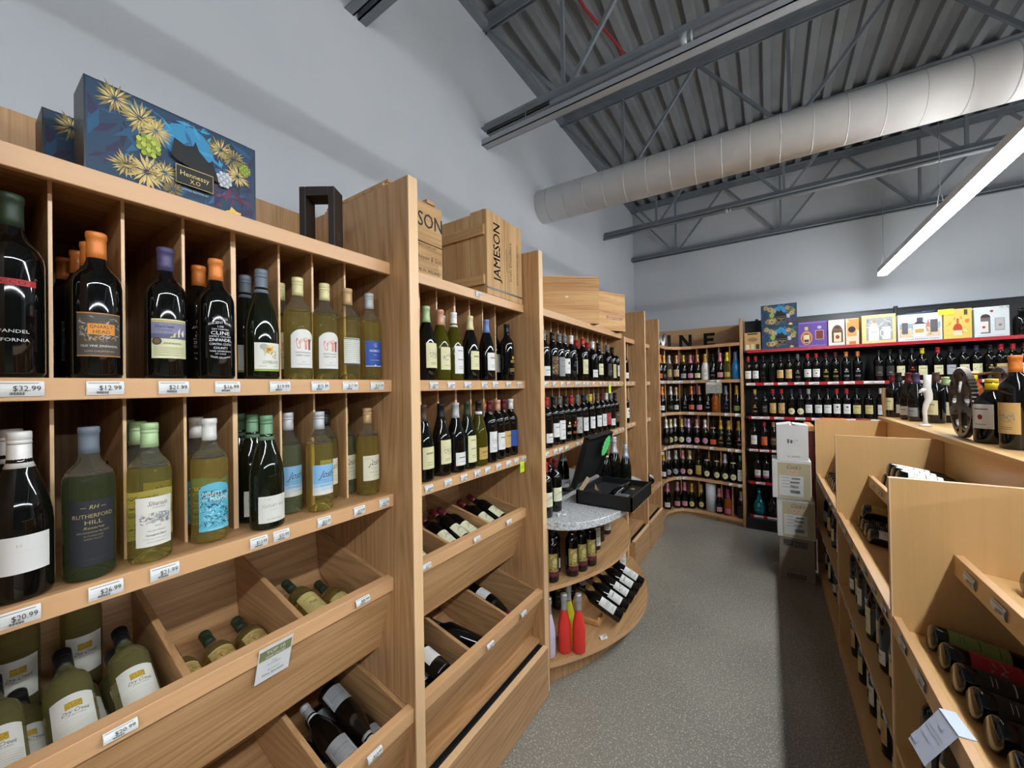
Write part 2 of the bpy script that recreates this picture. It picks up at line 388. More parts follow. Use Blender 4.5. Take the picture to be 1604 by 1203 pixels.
# ================================================================== ROOM
WX, BY, CZ = -1.66, 5.85, 4.32
mb = MB(); mb.box((WX-.2, -5.2, FLOOR-.1), (9, BY+.2, FLOOR), FLOORM); struct(mb, 'floor')
mb = MB(); mb.box((WX-.2, -5.2, FLOOR-.1), (WX, BY+.2, 4.6), WALLM); struct(mb, 'wall_left')
mb = MB(); mb.box((WX, BY, FLOOR), (9, BY+.2, 4.6), WALLM); struct(mb, 'wall_back')
mb = MB(); mb.box((8.8, -5.2, FLOOR), (9, BY, 4.6), DARKW); struct(mb, 'wall_right')
mb = MB(); mb.box((WX, -5.2, FLOOR), (8.8, -5.0, 4.6), DARKW); struct(mb, 'wall_front')
# corrugated steel roof deck, ribs run along Y
mb = MB(); prof = []; x = WX; pit = .152
while x < 8.8:
    prof += [(x, CZ), (x+.052, CZ), (x+.066, CZ+.045), (x+.138, CZ+.045)]; x += pit
n = len(prof); vs = [(a, -5, b) for a, b in prof]+[(a, BY, b) for a, b in prof]
mb.add(vs, [(i, i+1, n+i+1, n+i) for i in range(n-1)], DECKM)
mb.box((WX, -5, CZ+.06), (8.8, BY, CZ+.10), DECKM); struct(mb, 'ceiling')
mb = MB(); mb.box((WX, -5, CZ-.055), (WX+.05, BY, CZ-.002), STEELM); struct(mb, 'trim_1')

# steel joists across the shop
JY = {-1.2: 'behind the camera', .0: 'over the camera', 1.15: 'nearest in view', 2.2: 'carrying the grey conduit', 3.42: 'hidden behind the white duct', 4.62: 'second from the back wall', 5.76: 'against the back wall'}
for y, ph in JY.items():
    zt, zb = CZ-.035, 3.56
    t = thing('roof_joist', 'grey open-web steel roof joist, %s' % ph, 'roof joist', (WX, y, zb), 'steel roof joists', abs_=True)
    for nm, z, hh in (('top_chord', zt, .06), ('bottom_chord', zb, .055)):
        mb = MB(); x0 = WX if not (nm == 'bottom_chord' and y > 5) else WX
        for s in (-1, 1):
            mb.box((x0, y+s*.012, z-hh/2), (8.8, y+s*.018, z+hh/2), STEELM)
            mb.box((x0, y+s*.012, z-hh/2 if nm == 'bottom_chord' else z+hh/2-.006), (8.8, y+s*.06, (z-hh/2 if nm == 'bottom_chord' else z+hh/2-.006)+.006), STEELM)
        build(mb, nm, t)
    k = 0; x = -1.04
    while x < 5.4:
        for a, b in (((x-.60, zt), (x-.03, zb)), ((x, zt), (x, zb)), ((x+.03, zb), (x+.60, zt))):
            if a[0] < WX+.02: a = (WX+.03, zt-.02)
            m2 = MB(); m2.bar((a[0], y, a[1]), (b[0], y, b[1]), .022, .022, STEELM); build(m2, 'web_member', t)
        x += 1.205

# conduits along two joists
CG = mat('9A9EA4', .4, .2)
for yy, z, r, ch, lab in ((2.18, 3.485, .024, True, 'light grey conduit and channel slung under the nearer joist, ending at left wall'),
                          (4.60, 3.50, .016, False, 'thin grey conduit clipped under the second joist from the back')):
    t = thing('conduit', lab, 'conduit', (WX, yy, z), abs_=True)
    mb = MB(); mb.tube([(WX+(.55 if ch else 0), yy-.02, z), (7, yy-.02, z)], r, 12, CG); build(mb, 'pipe', t)
    for xx in (-.35, 1.6):
        mb = MB(); mb.tube([(xx, yy-.02, z), (xx+.035, yy-.02, z)], r+.009, 14, CG); mb.tube([(xx+.05, yy-.02, z), (xx+.062, yy-.02, z)], r+.006, 14, CG); build(mb, 'coupling', t)
    for xx in (-1.3, .9):
        mb = MB(); mb.tube([(xx, yy-.02, z-r-.012), (xx, yy-.02, z+.06)], .004, 6, STEELM); build(mb, 'clip', t)
    if ch:
        mb = MB(); mb.box((WX, yy-.03, z-.070), (7, yy+.03, z-.064), CG); mb.box((WX, yy-.03, z-.070), (7, yy-.026, z-.030), CG); mb.box((WX, yy+.026, z-.070), (7, yy+.03, z-.030), CG); build(mb, 'channel', t)
mb = MB(); pts = [atZ(x, y, 4.27) for x, y in ((902, -10), (915, 12), (932, 32), (950, 50), (965, 68), (975, 82), (985, 90))]
mb.tube(pts, .011, 8, mat('8E1B1B', .5)); o = build(mb, 'red_cable'); tag(o, 'red cable running under the ribbed grey roof deck', 'cable')

# round white duct
t = thing('air_duct', 'white round spiral duct crossing under the roof', 'duct', (WX, 3.03, 3.3), abs_=True)
d0, d1 = Vector((WX, 3.01, 3.30)), Vector((8.0, 3.42, 3.30))
mb = MB(); mb.tube([d0, d1], .140, 40, DUCTM); build(mb, 'duct_body', t)
L = (d1-d0).length; k = .10; i = 0
while k < 5.8:
    p = d0+(d1-d0)*(k/L); mb = MB(); q = (d1-d0).normalized()*.006
    mb.tube([p-q*.5, p+q*.5], .1408, 36, mat('B4B2AF', .7)); o = build(mb, 'seam_ring', t); k += .165

# linear lights
for li, (lx, ph) in enumerate(zip(LROWS, ('over the sloped-bin island', 'in the second row to the right'))):
    t = thing('linear_light', 'long bright white linear light hanging %s' % ph, 'light fixture', (lx, 0, LZ), 'hanging linear lights', abs_=True)
    HM = mat('D8DADC', .4); mb = MB(); mb.box((lx-.034, -4.5, LZ+.002), (lx+.034, LEND, LZ+.040), HM); mb.box((lx-.034, -4.5, LZ+.040), (lx-.030, LEND, LZ+.050), HM); mb.box((lx+.030, -4.5, LZ+.040), (lx+.034, LEND, LZ+.050), HM)
    build(mb, 'housing', t)
    mb = MB(); mb.box((lx-.029, -4.5, LZ+.0402), (lx+.029, LEND-.002, LZ+.0445), mat('FFFFFE', .5, emit=UPLAMP)); build(mb, 'uplight_lens', t)
    y = LEND-.01
    while y > -4.4:
        mb = MB(); mb.box((lx-.033, y-1.19, LZ-.030), (lx+.033, y, LZ), mat('FFFFFF', .5, emit=LAMP)); build(mb, 'diffuser', t); y -= 1.2
    for yy in (LEND-.08, 3.8, 1.0, -1.5):
        mb = MB(); mb.tube([(lx-.02, yy, LZ+.05), (lx, yy, LZ+.2), (lx, yy, 3.54)], .0022, 5, mat('AAAAAA', .4)); mb.tube([(lx+.02, yy, LZ+.05), (lx, yy, LZ+.2)], .0022, 5, mat('AAAAAA', .4)); build(mb, 'hanging_wire', t)
#PART2
# ================================================================== LEFT WALL RACKS
TOPZ, MIDZ, LOWZ = 2.143, 1.73, 1.33
TINY = [None]
def slab(parent, name, z, y0, y1, xf, xb=-1.64, th=.02, lip=.041):
    mb = MB(); mb.box((xb, y0, z-th), (xf-.018, y1, z), OAK[1]); s = build(mb, name, parent)
    mb = MB(); mb.box((xf-.018, y0, z-lip), (xf, y1, z+.001), EDGE); s2 = build(mb, 'shelf_nosing', parent, .0015); return s
def bin_(parent, y0, y1, xl, zl, xb, zb, xp, zp, divs, back, ff_):
    """sloping bottle bin: lip top front (xl,zl); panel foot (xp,zp); floor rises to (xb,zb)"""
    mb = MB()   # lip, a tilted strip
    t = .019; mb.prism([(xl, zl), (xl-.030, zl+.006), (xl-.036, zl-.012), (xl-.012, zl-.048), (xl-.002, zl-.044)], 1, y0, y1, EDGE); build(mb, 'bin_lip', parent, .001)
    mb = MB(); mb.prism([(xl-.012, zl-.040), (xl-.030, zl-.012), (xp-.018, zp), (xp, zp)], 1, y0, y1, OAK[1]); build(mb, 'bin_front', parent)
    mb = MB(); mb.prism([ff_, (xb, zb), (xb, zb-.012), (ff_[0], ff_[1]-.012)], 1, y0, y1, OAK[1]); build(mb, 'bin_floor', parent)
    zt = zl+.085*(xl-back[0])/.44
    mb = MB(); mb.prism([(xb-.002, zb-.01), (xb+.012, zb-.01), (back[0]+.012, back[1]), (back[0]-.002, back[1])], 1, y0, y1, OAK[1]); build(mb, 'bin_back', parent)
    for y in divs:
        mb = MB(); mb.prism([(xl-.028, zl-.002), (back[0]+.012, zt), (xb+.012, zb), ff_], 1, y-.008, y+.008, OAK[0]); build(mb, 'bin_divider', parent, .001)
def rack(label, y0, y1, pan, divs_t, divs_l, full=True, xf=-1.10, ptop=2.425, px1=-1.0, wide=(), leftpanel=False, lower='bins', bdiv1=(), bdiv2=(), df=-1.132, dfl=None):
    t = thing('wine_rack', label, 'wine rack', (-1.66, y0, FLOOR), 'oak wine racks along the left wall', abs_=True)
    board(t, 'side_panel', (-1.655, y1, FLOOR), (px1-.004, y1+pan, ptop), OAK[2]); board(t, 'panel_edging', (px1-.004, y1, FLOOR), (px1, y1+pan, ptop), EDGEZ, 0)
    if leftpanel: board(t, 'side_panel', (-1.655, y0-.04, FLOOR), (px1, y0, ptop), OAK[2])
    board(t, 'back_panel', (-1.655, y0, .35), (-1.64, y1, 2.45), OAK[2], 0)
    for nm, z in (('top_shelf', TOPZ), ('middle_shelf', MIDZ), ('lower_shelf', LOWZ)): slab(t, nm, z, y0, y1, xf)
    for ds, z0, z1, df in ((divs_t, MIDZ, TOPZ-.02, df), (divs_l, LOWZ, MIDZ-.02, dfl or df)):
        for y in ds:
            wd = .0055 if any(abs(y-q) < .02 for q in wide) else .0028
            mb = MB(); mb.box((-1.638, y-wd, z0+.0005), (df-.004, y+wd, z1-.0005), OAK[2]); mb.box((df-.004, y-wd, z0+.0005), (df, y+wd, z1-.0005), EDGEZ); build(mb, 'divider', t)
    if lower == 'bins':
        bin_(t, y0, y1, -1.105, 1.037, -1.56, .922, -1.19, .765, bdiv1, (-1.60, 1.20), (-1.186, .842))
        bin_(t, y0, y1, -1.010, .620, -1.50, .522, -1.091, .352, bdiv2, (-1.55, .80), (-1.084, .430))
        mb = MB(); mb.prism([(-1.40, .345), (-1.40, .363), (-1.034, .357), (-1.034, .339)], 1, y0, y1, OAK[1]); build(mb, 'ledge', t, .001)
        mb = MB(); mb.box((-1.35, y0, .3185), (-1.013, y1, .326), BLACKM); build(mb, 'gap_shade', t)  # black slab stands in for the shade in the drawer gap
        mb = MB(); mb.box((-1.40, y0, FLOOR+.004), (-1.013, y1, .318), OAK[1]); build(mb, 'drawer_base', t); mb = MB(); mb.box((-1.012, y0, .329), (-.984, y1, .333), EDGEZ); mb.box((-1.012, y0, FLOOR+.006), (-.984, y1, .329), OAK[1]); build(mb, 'drawer_front', t, .001)
        for y in (y0+.010, y1-.010):
            mb = MB(); mb.prism([(-1.040, .617), (-1.5, .70), (-1.45, .54), (-1.109, .352)], 1, y-.008, y+.008, OAK[0]); build(mb, 'bin_cheek', t)
            mb = MB(); mb.prism([(-1.135, 1.034), (-1.58, 1.118), (-1.54, .95), (-1.208, .765)], 1, y-.008, y+.008, OAK[0]); build(mb, 'bin_cheek', t)
    elif lower == 'steps':
        slab(t, 'low_shelf', 1.04, y0, y1, -1.20)
        mb = MB(); mb.box((-1.64, y0, .60), (-1.02, y1, .62), OAK[1]); mb.box((-1.02, y0, .58), (-1.0, y1, .622), EDGE); build(mb, 'deep_shelf', t, .001)
        mb = MB(); mb.box((-1.64, y0, .339), (-1.034, y1, .357), OAK[1]); build(mb, 'ledge', t, .001)
        mb = MB(); mb.box((-1.35, y0, .3185), (-1.013, y1, .326), BLACKM); build(mb, 'gap_shade', t)  # gap shade put in as a black slab here too
        mb = MB(); mb.box((-1.40, y0, FLOOR+.004), (-1.013, y1, .318), OAK[1]); build(mb, 'drawer_base', t); mb = MB(); mb.box((-1.012, y0, .329), (-.984, y1, .333), EDGEZ); mb.box((-1.012, y0, FLOOR+.006), (-.984, y1, .329), OAK[1]); build(mb, 'drawer_front', t, .001)
    return t
DT1 = [.119, .218, .319, .42, .53, .625, .731]
R1 = rack('oak wine rack nearest the camera, bearing the big patterned gift box', 0.02, .885, .04, [y*1.165/1.13 for y in DT1], [y*1.195/1.13 for y in DT1], df=-1.167, dfl=-1.197, wide=(.433, .444), leftpanel=True, bdiv1=(.321, .585), bdiv2=(.31, .602))
DT2 = [y*1.05 for y in (1.049, 1.144, 1.253, 1.353, 1.450, 1.553)]
R2 = rack('oak wine rack with the stencilled whiskey crates on top', .925, 1.771, .04, DT2, DT2, df=-1.188, wide=(1.316,), bdiv1=(1.205, 1.49), bdiv2=(1.21, 1.49))
DT3 = [1.90+.1015*i for i in range(14)]
R3 = rack('oak wine rack above the curved granite counter', 1.811, 3.32, .035, DT3, DT3, df=-1.16, wide=(2.30,), xf=-1.055, ptop=2.12, px1=-1.035, lower=None)
R4 = rack('narrow oak rack just beyond the granite counter', 3.355, 3.86, .03, [3.5, 3.62, 3.74], [3.5, 3.62, 3.74], lower='steps')
R5 = rack('narrow oak rack beside the curved sparkling wine corner', 3.89, 4.44, .03, [4.02, 4.16, 4.30], [4.02, 4.16, 4.30], lower='steps')
# price tags of racks 1-3
for px, s in ((33, '$32.99'), (165, '$12.99'), (272, '$21.99'), (356, '$16.99'), (438, '$19.99'), (501, '$15.99'), (548, '$17.99'), (590, '$10.99')):
    y = atX(px, 606, -1.1).y; ptag(R1, (-1.099, y, 1.711), s)
for px, py, s in ((30, 968, '$20.99'), (166, 925, '$26.99'), (258, 896, '$21.99'), (405, 851, '$13.99'), (440, 838, '$31.99'), (507, 817, '$13.99'), (562, 799, '$13.99'), (601, 786, '$13.99')):
    y = atX(px, py, -1.1).y; ptag(R1, (-1.099, y, 1.311), s, wd=.048 if px < 300 else .040)
for px, py, s, xl, zl in ((189, 1137, '$20.99', -1.10, 1.006), (568, 934, '$8.99', -1.10, 1.006), (587, 1164, '$15.99', -1.0, .592)):
    y = atX(px, py, xl).y; ptag(R1, (xl, y, zl+.012), s, tilt=-.35, wd=.05, h=.02)
for px in (657, 679, 706, 732, 758, 775, 796, 813):
    if px > 660: ptag(R2, (-1.099, atX(px, 601, -1.1).y, 1.711), '$%d.99' % random.choice((17, 24, 29, 21, 38)), wd=.044)
for px, py in ((671, 762), (701, 752), (726, 744), (747, 737), (763, 732), (780, 727), (796, 722), (808, 718), (820, 714)):
    ptag(R2, (-1.099, atX(px, py, -1.1).y, 1.311), '$%d.99' % random.choice((13, 19, 24, 27)), wd=.042)
ptag(R2, (-1.099, atX(749, 464, -1.1).y, 2.125), '$45.99', wd=.04)
for px, py, xl, zl in ((668, 879, -1.10, 1.006), (747, 836, -1.10, 1.006), (797, 808, -1.10, 1.006), (768, 996, -1.0, .592), (820, 945, -1.0, .592)):
    ptag(R2, (xl, atX(px, py, xl).y, zl+.012), '$15.99', tilt=-.35, wd=.045, h=.02)
for c in (105, 200, 290, 360, 455, 480, 545, 585, 650, 730, 770, 830, 885, 935, 990):
    ptag(R3, (-1.053, atX(840+c/7.29, 600, -1.055).y, 1.711), '', wd=.045)
for c, d in ((115, 1120), (212, 1085), (270, 1065), (342, 1040), (465, 1003), (525, 985), (575, 968), (632, 945), (677, 928), (722, 912), (768, 895), (803, 882), (858, 865), (903, 853), (950, 838), (995, 818)):
    p = atX(840+c/7.29, 560+d/7.29, -1.055); ptag(R3, (-1.053, p.y, 1.311), '', wd=.045)
for R_, ys in ((R4, (3.42, 3.52, 3.64, 3.76)), (R5, (3.98, 4.1, 4.24, 4.36))):
    for z in (1.711, 1.311):
        for y in ys: ptag(R_, (-1.099, y, z), '', wd=.045)
    ptag(R_, (-1.099, ys[1], 2.125), '', wd=.05); ptag(R_, (-.999, ys[2]+.05, .602), '', wd=.05, h=.02)

# ---- half-round stepped counter in front of rack 3
YC0, YC1 = 1.815, 3.315
def arc(xb, bulge, y0=YC0, y1=YC1, n=36, skew=.0, p=2.0):
    out = []
    for i in range(n+1):
        s = (1-math.cos(PI*i/n))/2; a = 1-(2*s-1)**2 if p == 1 else max(0.0, 1-abs(2*s-1)**p)**.5; out.append((xb+bulge*a, y0+(y1-y0)*s+skew*math.sin(PI*s)))
    return out
t = thing('curved_display_counter', 'half-round stepped display counter with a grey granite top', 'display counter', (-1.35, 2.55, FLOOR), abs_=True)
def halfround(nm, z, xb, bulge, th, m, me, p=1, y1=YC1):
    a = arc(xb, bulge, y1=y1, p=p); poly = [(-1.60, a[0][1])]+a+[(-1.60, a[-1][1])]
    mb = MB(); mb.prism(poly, 2, z-th, z, m)
    if me:
        lo = [(x, y, z-th) for x, y in a]; hi = [(x, y, z+.0004) for x, y in a]; vs = [(x+.0015, y, zz) for x, y, zz in lo+hi]; n = len(a)
        mb.add(vs, [(i, i+1, n+i+1, n+i) for i in range(n-1)], me)
    return build(mb, nm, t, .003 if m is GRANITE else 0)
halfround('granite_top', .970, -1.005, .295, .040, GRANITE, None, p=2.6, y1=3.10)
halfround('upper_shelf', .615, -1.005, .205, .022, OAK[1], EDGE, y1=3.12)
halfround('base_shelf', .215, -1.000, .290, .030, OAK[1], EDGE)
a = arc(-1.05, .235, p=1); mb = MB(); mb.prism([(-1.6, YC0)]+a+[(-1.6, YC1)], 2, FLOOR+.001, .184, OAK[2]); build(mb, 'plinth', t)
board(t, 'side_post', (-1.60, 1.815, .218), (-1.005, 1.833, .925), OAK[2]); board(t, 'side_post', (-1.60, 3.296, .218), (-1.04, 3.314, .95), OAK[2])
board(t, 'back_board', (-1.60, 1.84, .218), (-1.585, 3.29, .925), OAK[2], 0)
ptag(t, (-.83, 2.16, .222), '', tilt=-1.2, rotz=-.6, wd=.045); ptag(t, (-.98, 1.95, .976), '', tilt=-1.3, rotz=-.9, wd=.05)

# ================================================================== CURVED CORNER RACK
CF = [(-1.0, 4.475), (-1.035, 4.62), (-1.050, 4.80), (-1.035, 4.95), (-.985, 5.07), (-.90, 5.145), (-.78, 5.165), (-.62, 5.140), (-.45, 5.10), (-.262, 5.055)]
CB = [(-.262, 5.60), (-1.60, 5.60), (-1.60, 4.475)]
CZS = [2.160, 1.740, 1.350, .940, .545, .150]
t = thing('corner_wine_rack', 'curved oak corner rack of sparkling wine under black letters', 'wine rack', (-1.3, 5.2, FLOOR), abs_=True); RC = t
def off(poly, d):
    out = []
    for i, p in enumerate(poly):
        a = Vector(poly[max(i-1, 0)]); b = Vector(poly[min(i+1, len(poly)-1)]); q = (b-a).normalized(); out.append((p[0]-q.y*d*-1*-1, p[1]+q.x*d))
    return out
for i, z in enumerate(CZS):
    mb = MB(); mb.prism(CF+CB, 2, z-.020, z, OAK[0] if i else OAK[0])
    n = len(CF); f = off(CF, -.004); th = .034
    vs = [(x, y, z-th) for x, y in f]+[(x, y, z+.001) for x, y in f]; mb.add(vs, [(j, j+1, n+j+1, n+j) for j in range(n-1)], EDGE)
    vs = [(x, y, z-th) for x, y in CF]+[(x, y, z-th) for x, y in f]; mb.add(vs, [(j+1, j, n+j, n+j+1) for j in range(n-1)], EDGE)
    build(mb, 'curved_shelf', t)
mb = MB(); g = off(CF, .03); mb.prism(g+CB, 2, FLOOR+.001, CZS[-1]-.021, OAK[2]); build(mb, 'plinth', t)
board(t, 'side_panel', (-.260, 5.045, FLOOR), (-.232, 5.60, 2.43), OAK[2]); board(t, 'back_panel', (-1.60, 5.602, FLOOR), (-.262, 5.617, 2.43), OAK[0], 0); board(t, 'back_panel', (-1.635, 4.475, FLOOR), (-1.602, 5.60, 2.43), OAK[1], 0)
def onfront(px, d, z=1.5):     # place on the line d behind the shelf front, seen at column px
    g = off(CF, d)
    p = atZ(px, 700, 1.0); a = Vector((0, 0)); dirv = Vector((p.x, p.y))
    for (x0, y0), (x1, y1) in zip(g, g[1:]):
        e = Vector((x1-x0, y1-y0)); den = dirv.x*e.y-dirv.y*e.x
        if abs(den) < 1e-9: continue
        u = (dirv.y*x0-dirv.x*y0)/den*1.0
        u = (x0*dirv.y-y0*dirv.x)/(-e.x*dirv.y+e.y*dirv.x)
        if -.02 <= u <= 1.02: return Vector((x0+e.x*u, y0+e.y*u))
    return None
for zi, cols in ((1, (1043, 1054, 1081, 1105, 1129, 1144)), (2, (1041, 1053, 1066, 1092, 1106, 1145))):
    pass
for i in range(1, 6):
    for px in ((1044, 1066, 1094, 1110, 1129, 1146)):
        p = onfront(px, .055)
        if p is None: continue
        q = onfront(px, .40); q = Vector((p.x, p.y+.36)) if q is None else q
        mb = MB(); d = (Vector((-1.45, 5.55))-p) if p.x < -.95 else Vector((0, 1)); d.normalize(); L = min(.42, (5.59-p.y)/max(.2, d.y)) if p.x > -.95 else .42
        e = p+d*L; nrm = Vector((-d.y, d.x))*.006
        mb.prism([(p.x-nrm.x, p.y-nrm.y), (p.x+nrm.x, p.y+nrm.y), (e.x+nrm.x, e.y+nrm.y), (e.x-nrm.x, e.y-nrm.y)], 2, CZS[i]+.001, CZS[i-1]-.021, OAK[2]); build(mb, 'divider', t)
for z, pxs in ((CZS[1], (1037, 1041, 1049, 1059, 1068, 1088, 1119, 1129)), (CZS[2], (1036, 1040, 1084, 1113, 1140, 1157)), (CZS[3], (1037, 1042, 1048, 1054, 1068, 1079, 1091, 1116, 1144, 1156)), (CZS[4], (1062, 1072, 1145, 1159))):
    for px in pxs:
        p = onfront(px, -.006)
        if p is None: continue
        ang = -PI/2+.2 if px > 1075 else (-1.1 if px > 1055 else -.3)
        ptag(t, (p.x, p.y, z-.018), '', rotz=ang, wd=.055, h=.034)
# black sign letters
LT = {'W': [[(0,1),(.17,1),(.30,.28),(.42,.8),(.58,.8),(.70,.28),(.83,1),(1,1),(.78,0),(.62,0),(.5,.5),(.38,0),(.22,0)]],
      'I': [[(.30,0),(.62,0),(.62,1),(.30,1)]],
      'N': [[(0,0),(.24,0),(.24,.62),(.70,0),(.95,0),(.95,1),(.71,1),(.71,.38),(.25,1),(0,1)]],
      'E': [[(0,0),(.85,0),(.85,.2),(.26,.2),(.26,.4),(.75,.4),(.75,.6),(.26,.6),(.26,.8),(.85,.8),(.85,1),(0,1)]]}
for ch, xa, ya, wd, ht, rz in (('W', -1.165, 4.93, .15, .165, .58), ('I', -1.10, 5.20, .12, .165, .35), ('N', -.945, 5.32, .155, .165, .18), ('E', -.66, 5.33, .145, .165, .08)):
    t2 = thing('sign_letter', 'glossy black letter %s standing on top of the corner rack' % ch, 'letter', (xa, ya, CZS[0]), 'black letters spelling the section', rot=(math.radians(-4), 0, rz))
    for pl in LT[ch]:
        mb = MB(); poly = [(x*wd, z*ht) for x, z in pl]; vs = [(x, -.02, z) for x, z in poly]+[(x, .02, z) for x, z in poly]; n = len(poly)
        mb.add(vs, [tuple(range(n)), tuple(range(n, 2*n))[::-1]]+[((i+1) % n, i, n+i, n+(i+1) % n) for i in range(n)], mat('0B0B0C', .12)); o = build(mb, 'letter_body', t2)

# ================================================================== BLACK GONDOLA ON THE BACK WALL
GY = 5.08; GZ = [2.063, 1.695, 1.320, .955, .591, .216]
t = thing('black_shelving', 'black metal shelving with red price rails along the back wall', 'shelving', (1.6, GY, FLOOR), abs_=True); GO = t
REDM = mat('B3202A', .25)
board(t, 'back_panel', (-.228, 5.56, FLOOR), (4.3, 5.60, 2.445), BLACKM, 0); board(t, 'base_deck', (-.228, 5.03, FLOOR), (4.3, 5.56, .19), BLACKM, .002)
board(t, 'top_rail', (-.228, 5.55, 2.445), (4.3, 5.61, 2.455), mat('2A2B33', .3), 0)
for i, z in enumerate(GZ):
    board(t, 'shelf', (-.228, GY+.006, z-.022), (4.3, 5.56, z-.001), BLACKM, 0)
    board(t, 'price_rail', (-.19, GY-.004, z-.030), (4.3, GY+.005, z+.002), REDM, .001)
for x in (-.10, 1.12, 2.34, 3.56): board(t, 'upright_post', (x-.015, 5.53, 2.064), (x+.015, 5.559, 2.47), mat('1C1D20', .4, .3), 0)
TAGPX = {1: (1176, 1204, 1226, 1252, 1275, 1305, 1330, 1362, 1376, 1410, 1440, 1478, 1502, 1550, 1590), 2: (1183, 1197, 1219, 1252, 1278, 1300, 1330, 1372), 3: (1178, 1195, 1214), 4: (1188, 1214), 5: (1184, 1205)}
for i, pxs in TAGPX.items():
    for px in pxs: ptag(t, (atY(px, 600, GY-.005).x, GY-.0045, GZ[i]-.014), '', rotz=-PI/2, wd=.085, h=.026, c='E6E4E4')

# ================================================================== ISLAND OF SLOPING BINS
PY = [4.13, 2.95, 1.74, .53]; IX, IB = .325, .765
t = thing('wine_island', 'long birch plywood island of sloping bottle bins on the right', 'display island', (1.05, 2.3, FLOOR), abs_=True); IS = t
for y in PY:
    mb = MB(); mb.box((IX+.004, y, FLOOR), (IB, y+.022, 1.375), BIR[2]); mb.box((IX, y, FLOOR), (IX+.004, y+.022, 1.379), EDGEZ); mb.box((IX+.004, y, 1.375), (IB, y+.022, 1.379), EDGE); build(mb, 'bay_panel', t)
board(t, 'spine_board', (IB+.002, .3, FLOOR), (IB+.022, 4.15, 1.385), BIR[1], 0); board(t, 'spine_board', (1.33, .3, FLOOR), (1.35, 4.15, 1.385), BIR[1], 0)
board(t, 'end_board', (IB+.022, 4.13, FLOOR), (1.33, 4.15, 1.385), BIR[2], 0)
board(t, 'top_board', (.728, .2, 1.386), (1.36, 4.19, 1.413), BIR[1], .002)
for a, b in ((2.972, 4.13), (1.762, 2.95), (.552, 1.74), (-.6, .53)):
    for xl, zt, h in ((.468, 1.158, .062), (.328, .925, .060)):
        mb = MB(); mb.box((xl, a, zt-h), (xl+.020, b, zt), BIR[1]); mb.box((xl, a, zt), (xl+.020, b, zt+.001), EDGE); build(mb, 'bin_lip', t, .001)
        mb = MB(); mb.prism([(xl+.020, zt-h+.010), (xl+.020, zt-h+.024), (IB, zt-h-.010), (IB, zt-h-.024)], 1, a, b, BIR[1]); build(mb, 'bin_floor', t)
        k = a+.08
        while k < b-.05: ptag(t, (xl-.0015, k, zt-h/2), '', rotz=PI, wd=.07, h=.030, c='CFCFD2'); k += .165
    board(t, 'shelf', (IX+.004, a, .482), (IB, b, .506), BIR[1], .001); board(t, 'base', (IX+.004, a, FLOOR), (IB, b, .16), BIR[1], .001)
    k = a+.1
    while k < b-.05: ptag(t, (IX+.002, k, .495), '', rotz=PI, wd=.055, h=.022, c='CFCFD2'); k += .21
#PART3
# ================================================================== BOTTLES
ORD = ['first', 'second', 'third', 'fourth', 'fifth', 'sixth', 'seventh', 'eighth', 'ninth', 'tenth', 'eleventh', 'twelfth', 'thirteenth', 'fourteenth', 'fifteenth', 'sixteenth',
       'seventeenth', 'eighteenth', 'nineteenth', 'twentieth', 'twenty-first', 'twenty-second', 'twenty-third', 'twenty-fourth', 'twenty-fifth', 'twenty-sixth', 'twenty-seventh', 'twenty-eighth']
INK = '3A3A3C'
def LB(c, z0=.045, z1=.13, hw=.034, items=(), **k): d = dict(c=c, z0=z0, z1=z1, hw=hw, items=list(items)); d.update(k); return d
# detailed labels (near bottles). x to the right when facing the label
D = {}
D['magnum'] = dict(c=None, z0=.03, z1=.2, hw=.03, items=[('b', -.036, .026, .148, .158, 'B3262C'), ('t', 'SACCO', -.006, .150, .006, '2A0A0A', .04), ('t', 'ZINFANDEL', -.006, .072, .0052, 'C9C9C9', .046), ('t', 'CALIFORNIA', -.006, .058, .0052, 'C9C9C9', .046)])
D['gnarly'] = LB('4B443D', .044, .132, .0345, [('b', -.0345, .0345, .1295, .132, 'B5793F'), ('b', -.0345, .0345, .044, .0462, 'B5793F'), ('s', 3, -.031, .031, .076, .125, ('8F8A80', '6E675C', 'A9A295'), 60, .014), ('s', 5, -.022, .022, .074, .086, ('C08A50', '8F6A45'), 16, .012), ('b', -.017, .022, .088, .110, 'D98E34'), ('t', 'GNARLY', .0025, .1005, .0068, '3B2F20', .033), ('t', 'HEAD', .0025, .0905, .0068, '3B2F20', .024), ('t', 'OLD VINE ZINFANDEL', 0, .063, .0042, 'E0DDD4', .054), ('t', 'LODI CALIFORNIA', 0, .053, .003, 'C7A070', .042)])
D['sail'] = LB('D3D2A8', .046, .134, .0335, [('b', -.0335, .0335, .128, .131, 'B79A4A'), ('b', -.0335, .0335, .100, .127, '7E7C98'), ('b', -.0335, .0335, .090, .101, '5C5C78'), ('p', [(.006, .094), (.016, .096), (.018, .116)], 'E0D6A8'), ('p', [(.014, .094), (.026, .097), (.026, .112)], 'E8E0B8'), ('p', [(-.002, .092), (.008, .094), (.010, .106)], 'CDBE8A'), ('t', 'Dry Creek', -.010, .114, .0062, '2C2E48', .032, .25), ('t', 'VINEYARD', -.010, .108, .0026, '55586E', .022), ('e', -.023, .084, .0085, .0085, '4A3A2C'), ('e', -.023, .084, .0055, .0055, '6E5A40'), ('t', 'ZINFANDEL', .004, .0775, .0042, '5A5C48', .032)]+lines(-.029, .029, (.070, .066, .062, .058, .053), 'AAA982', .0008))
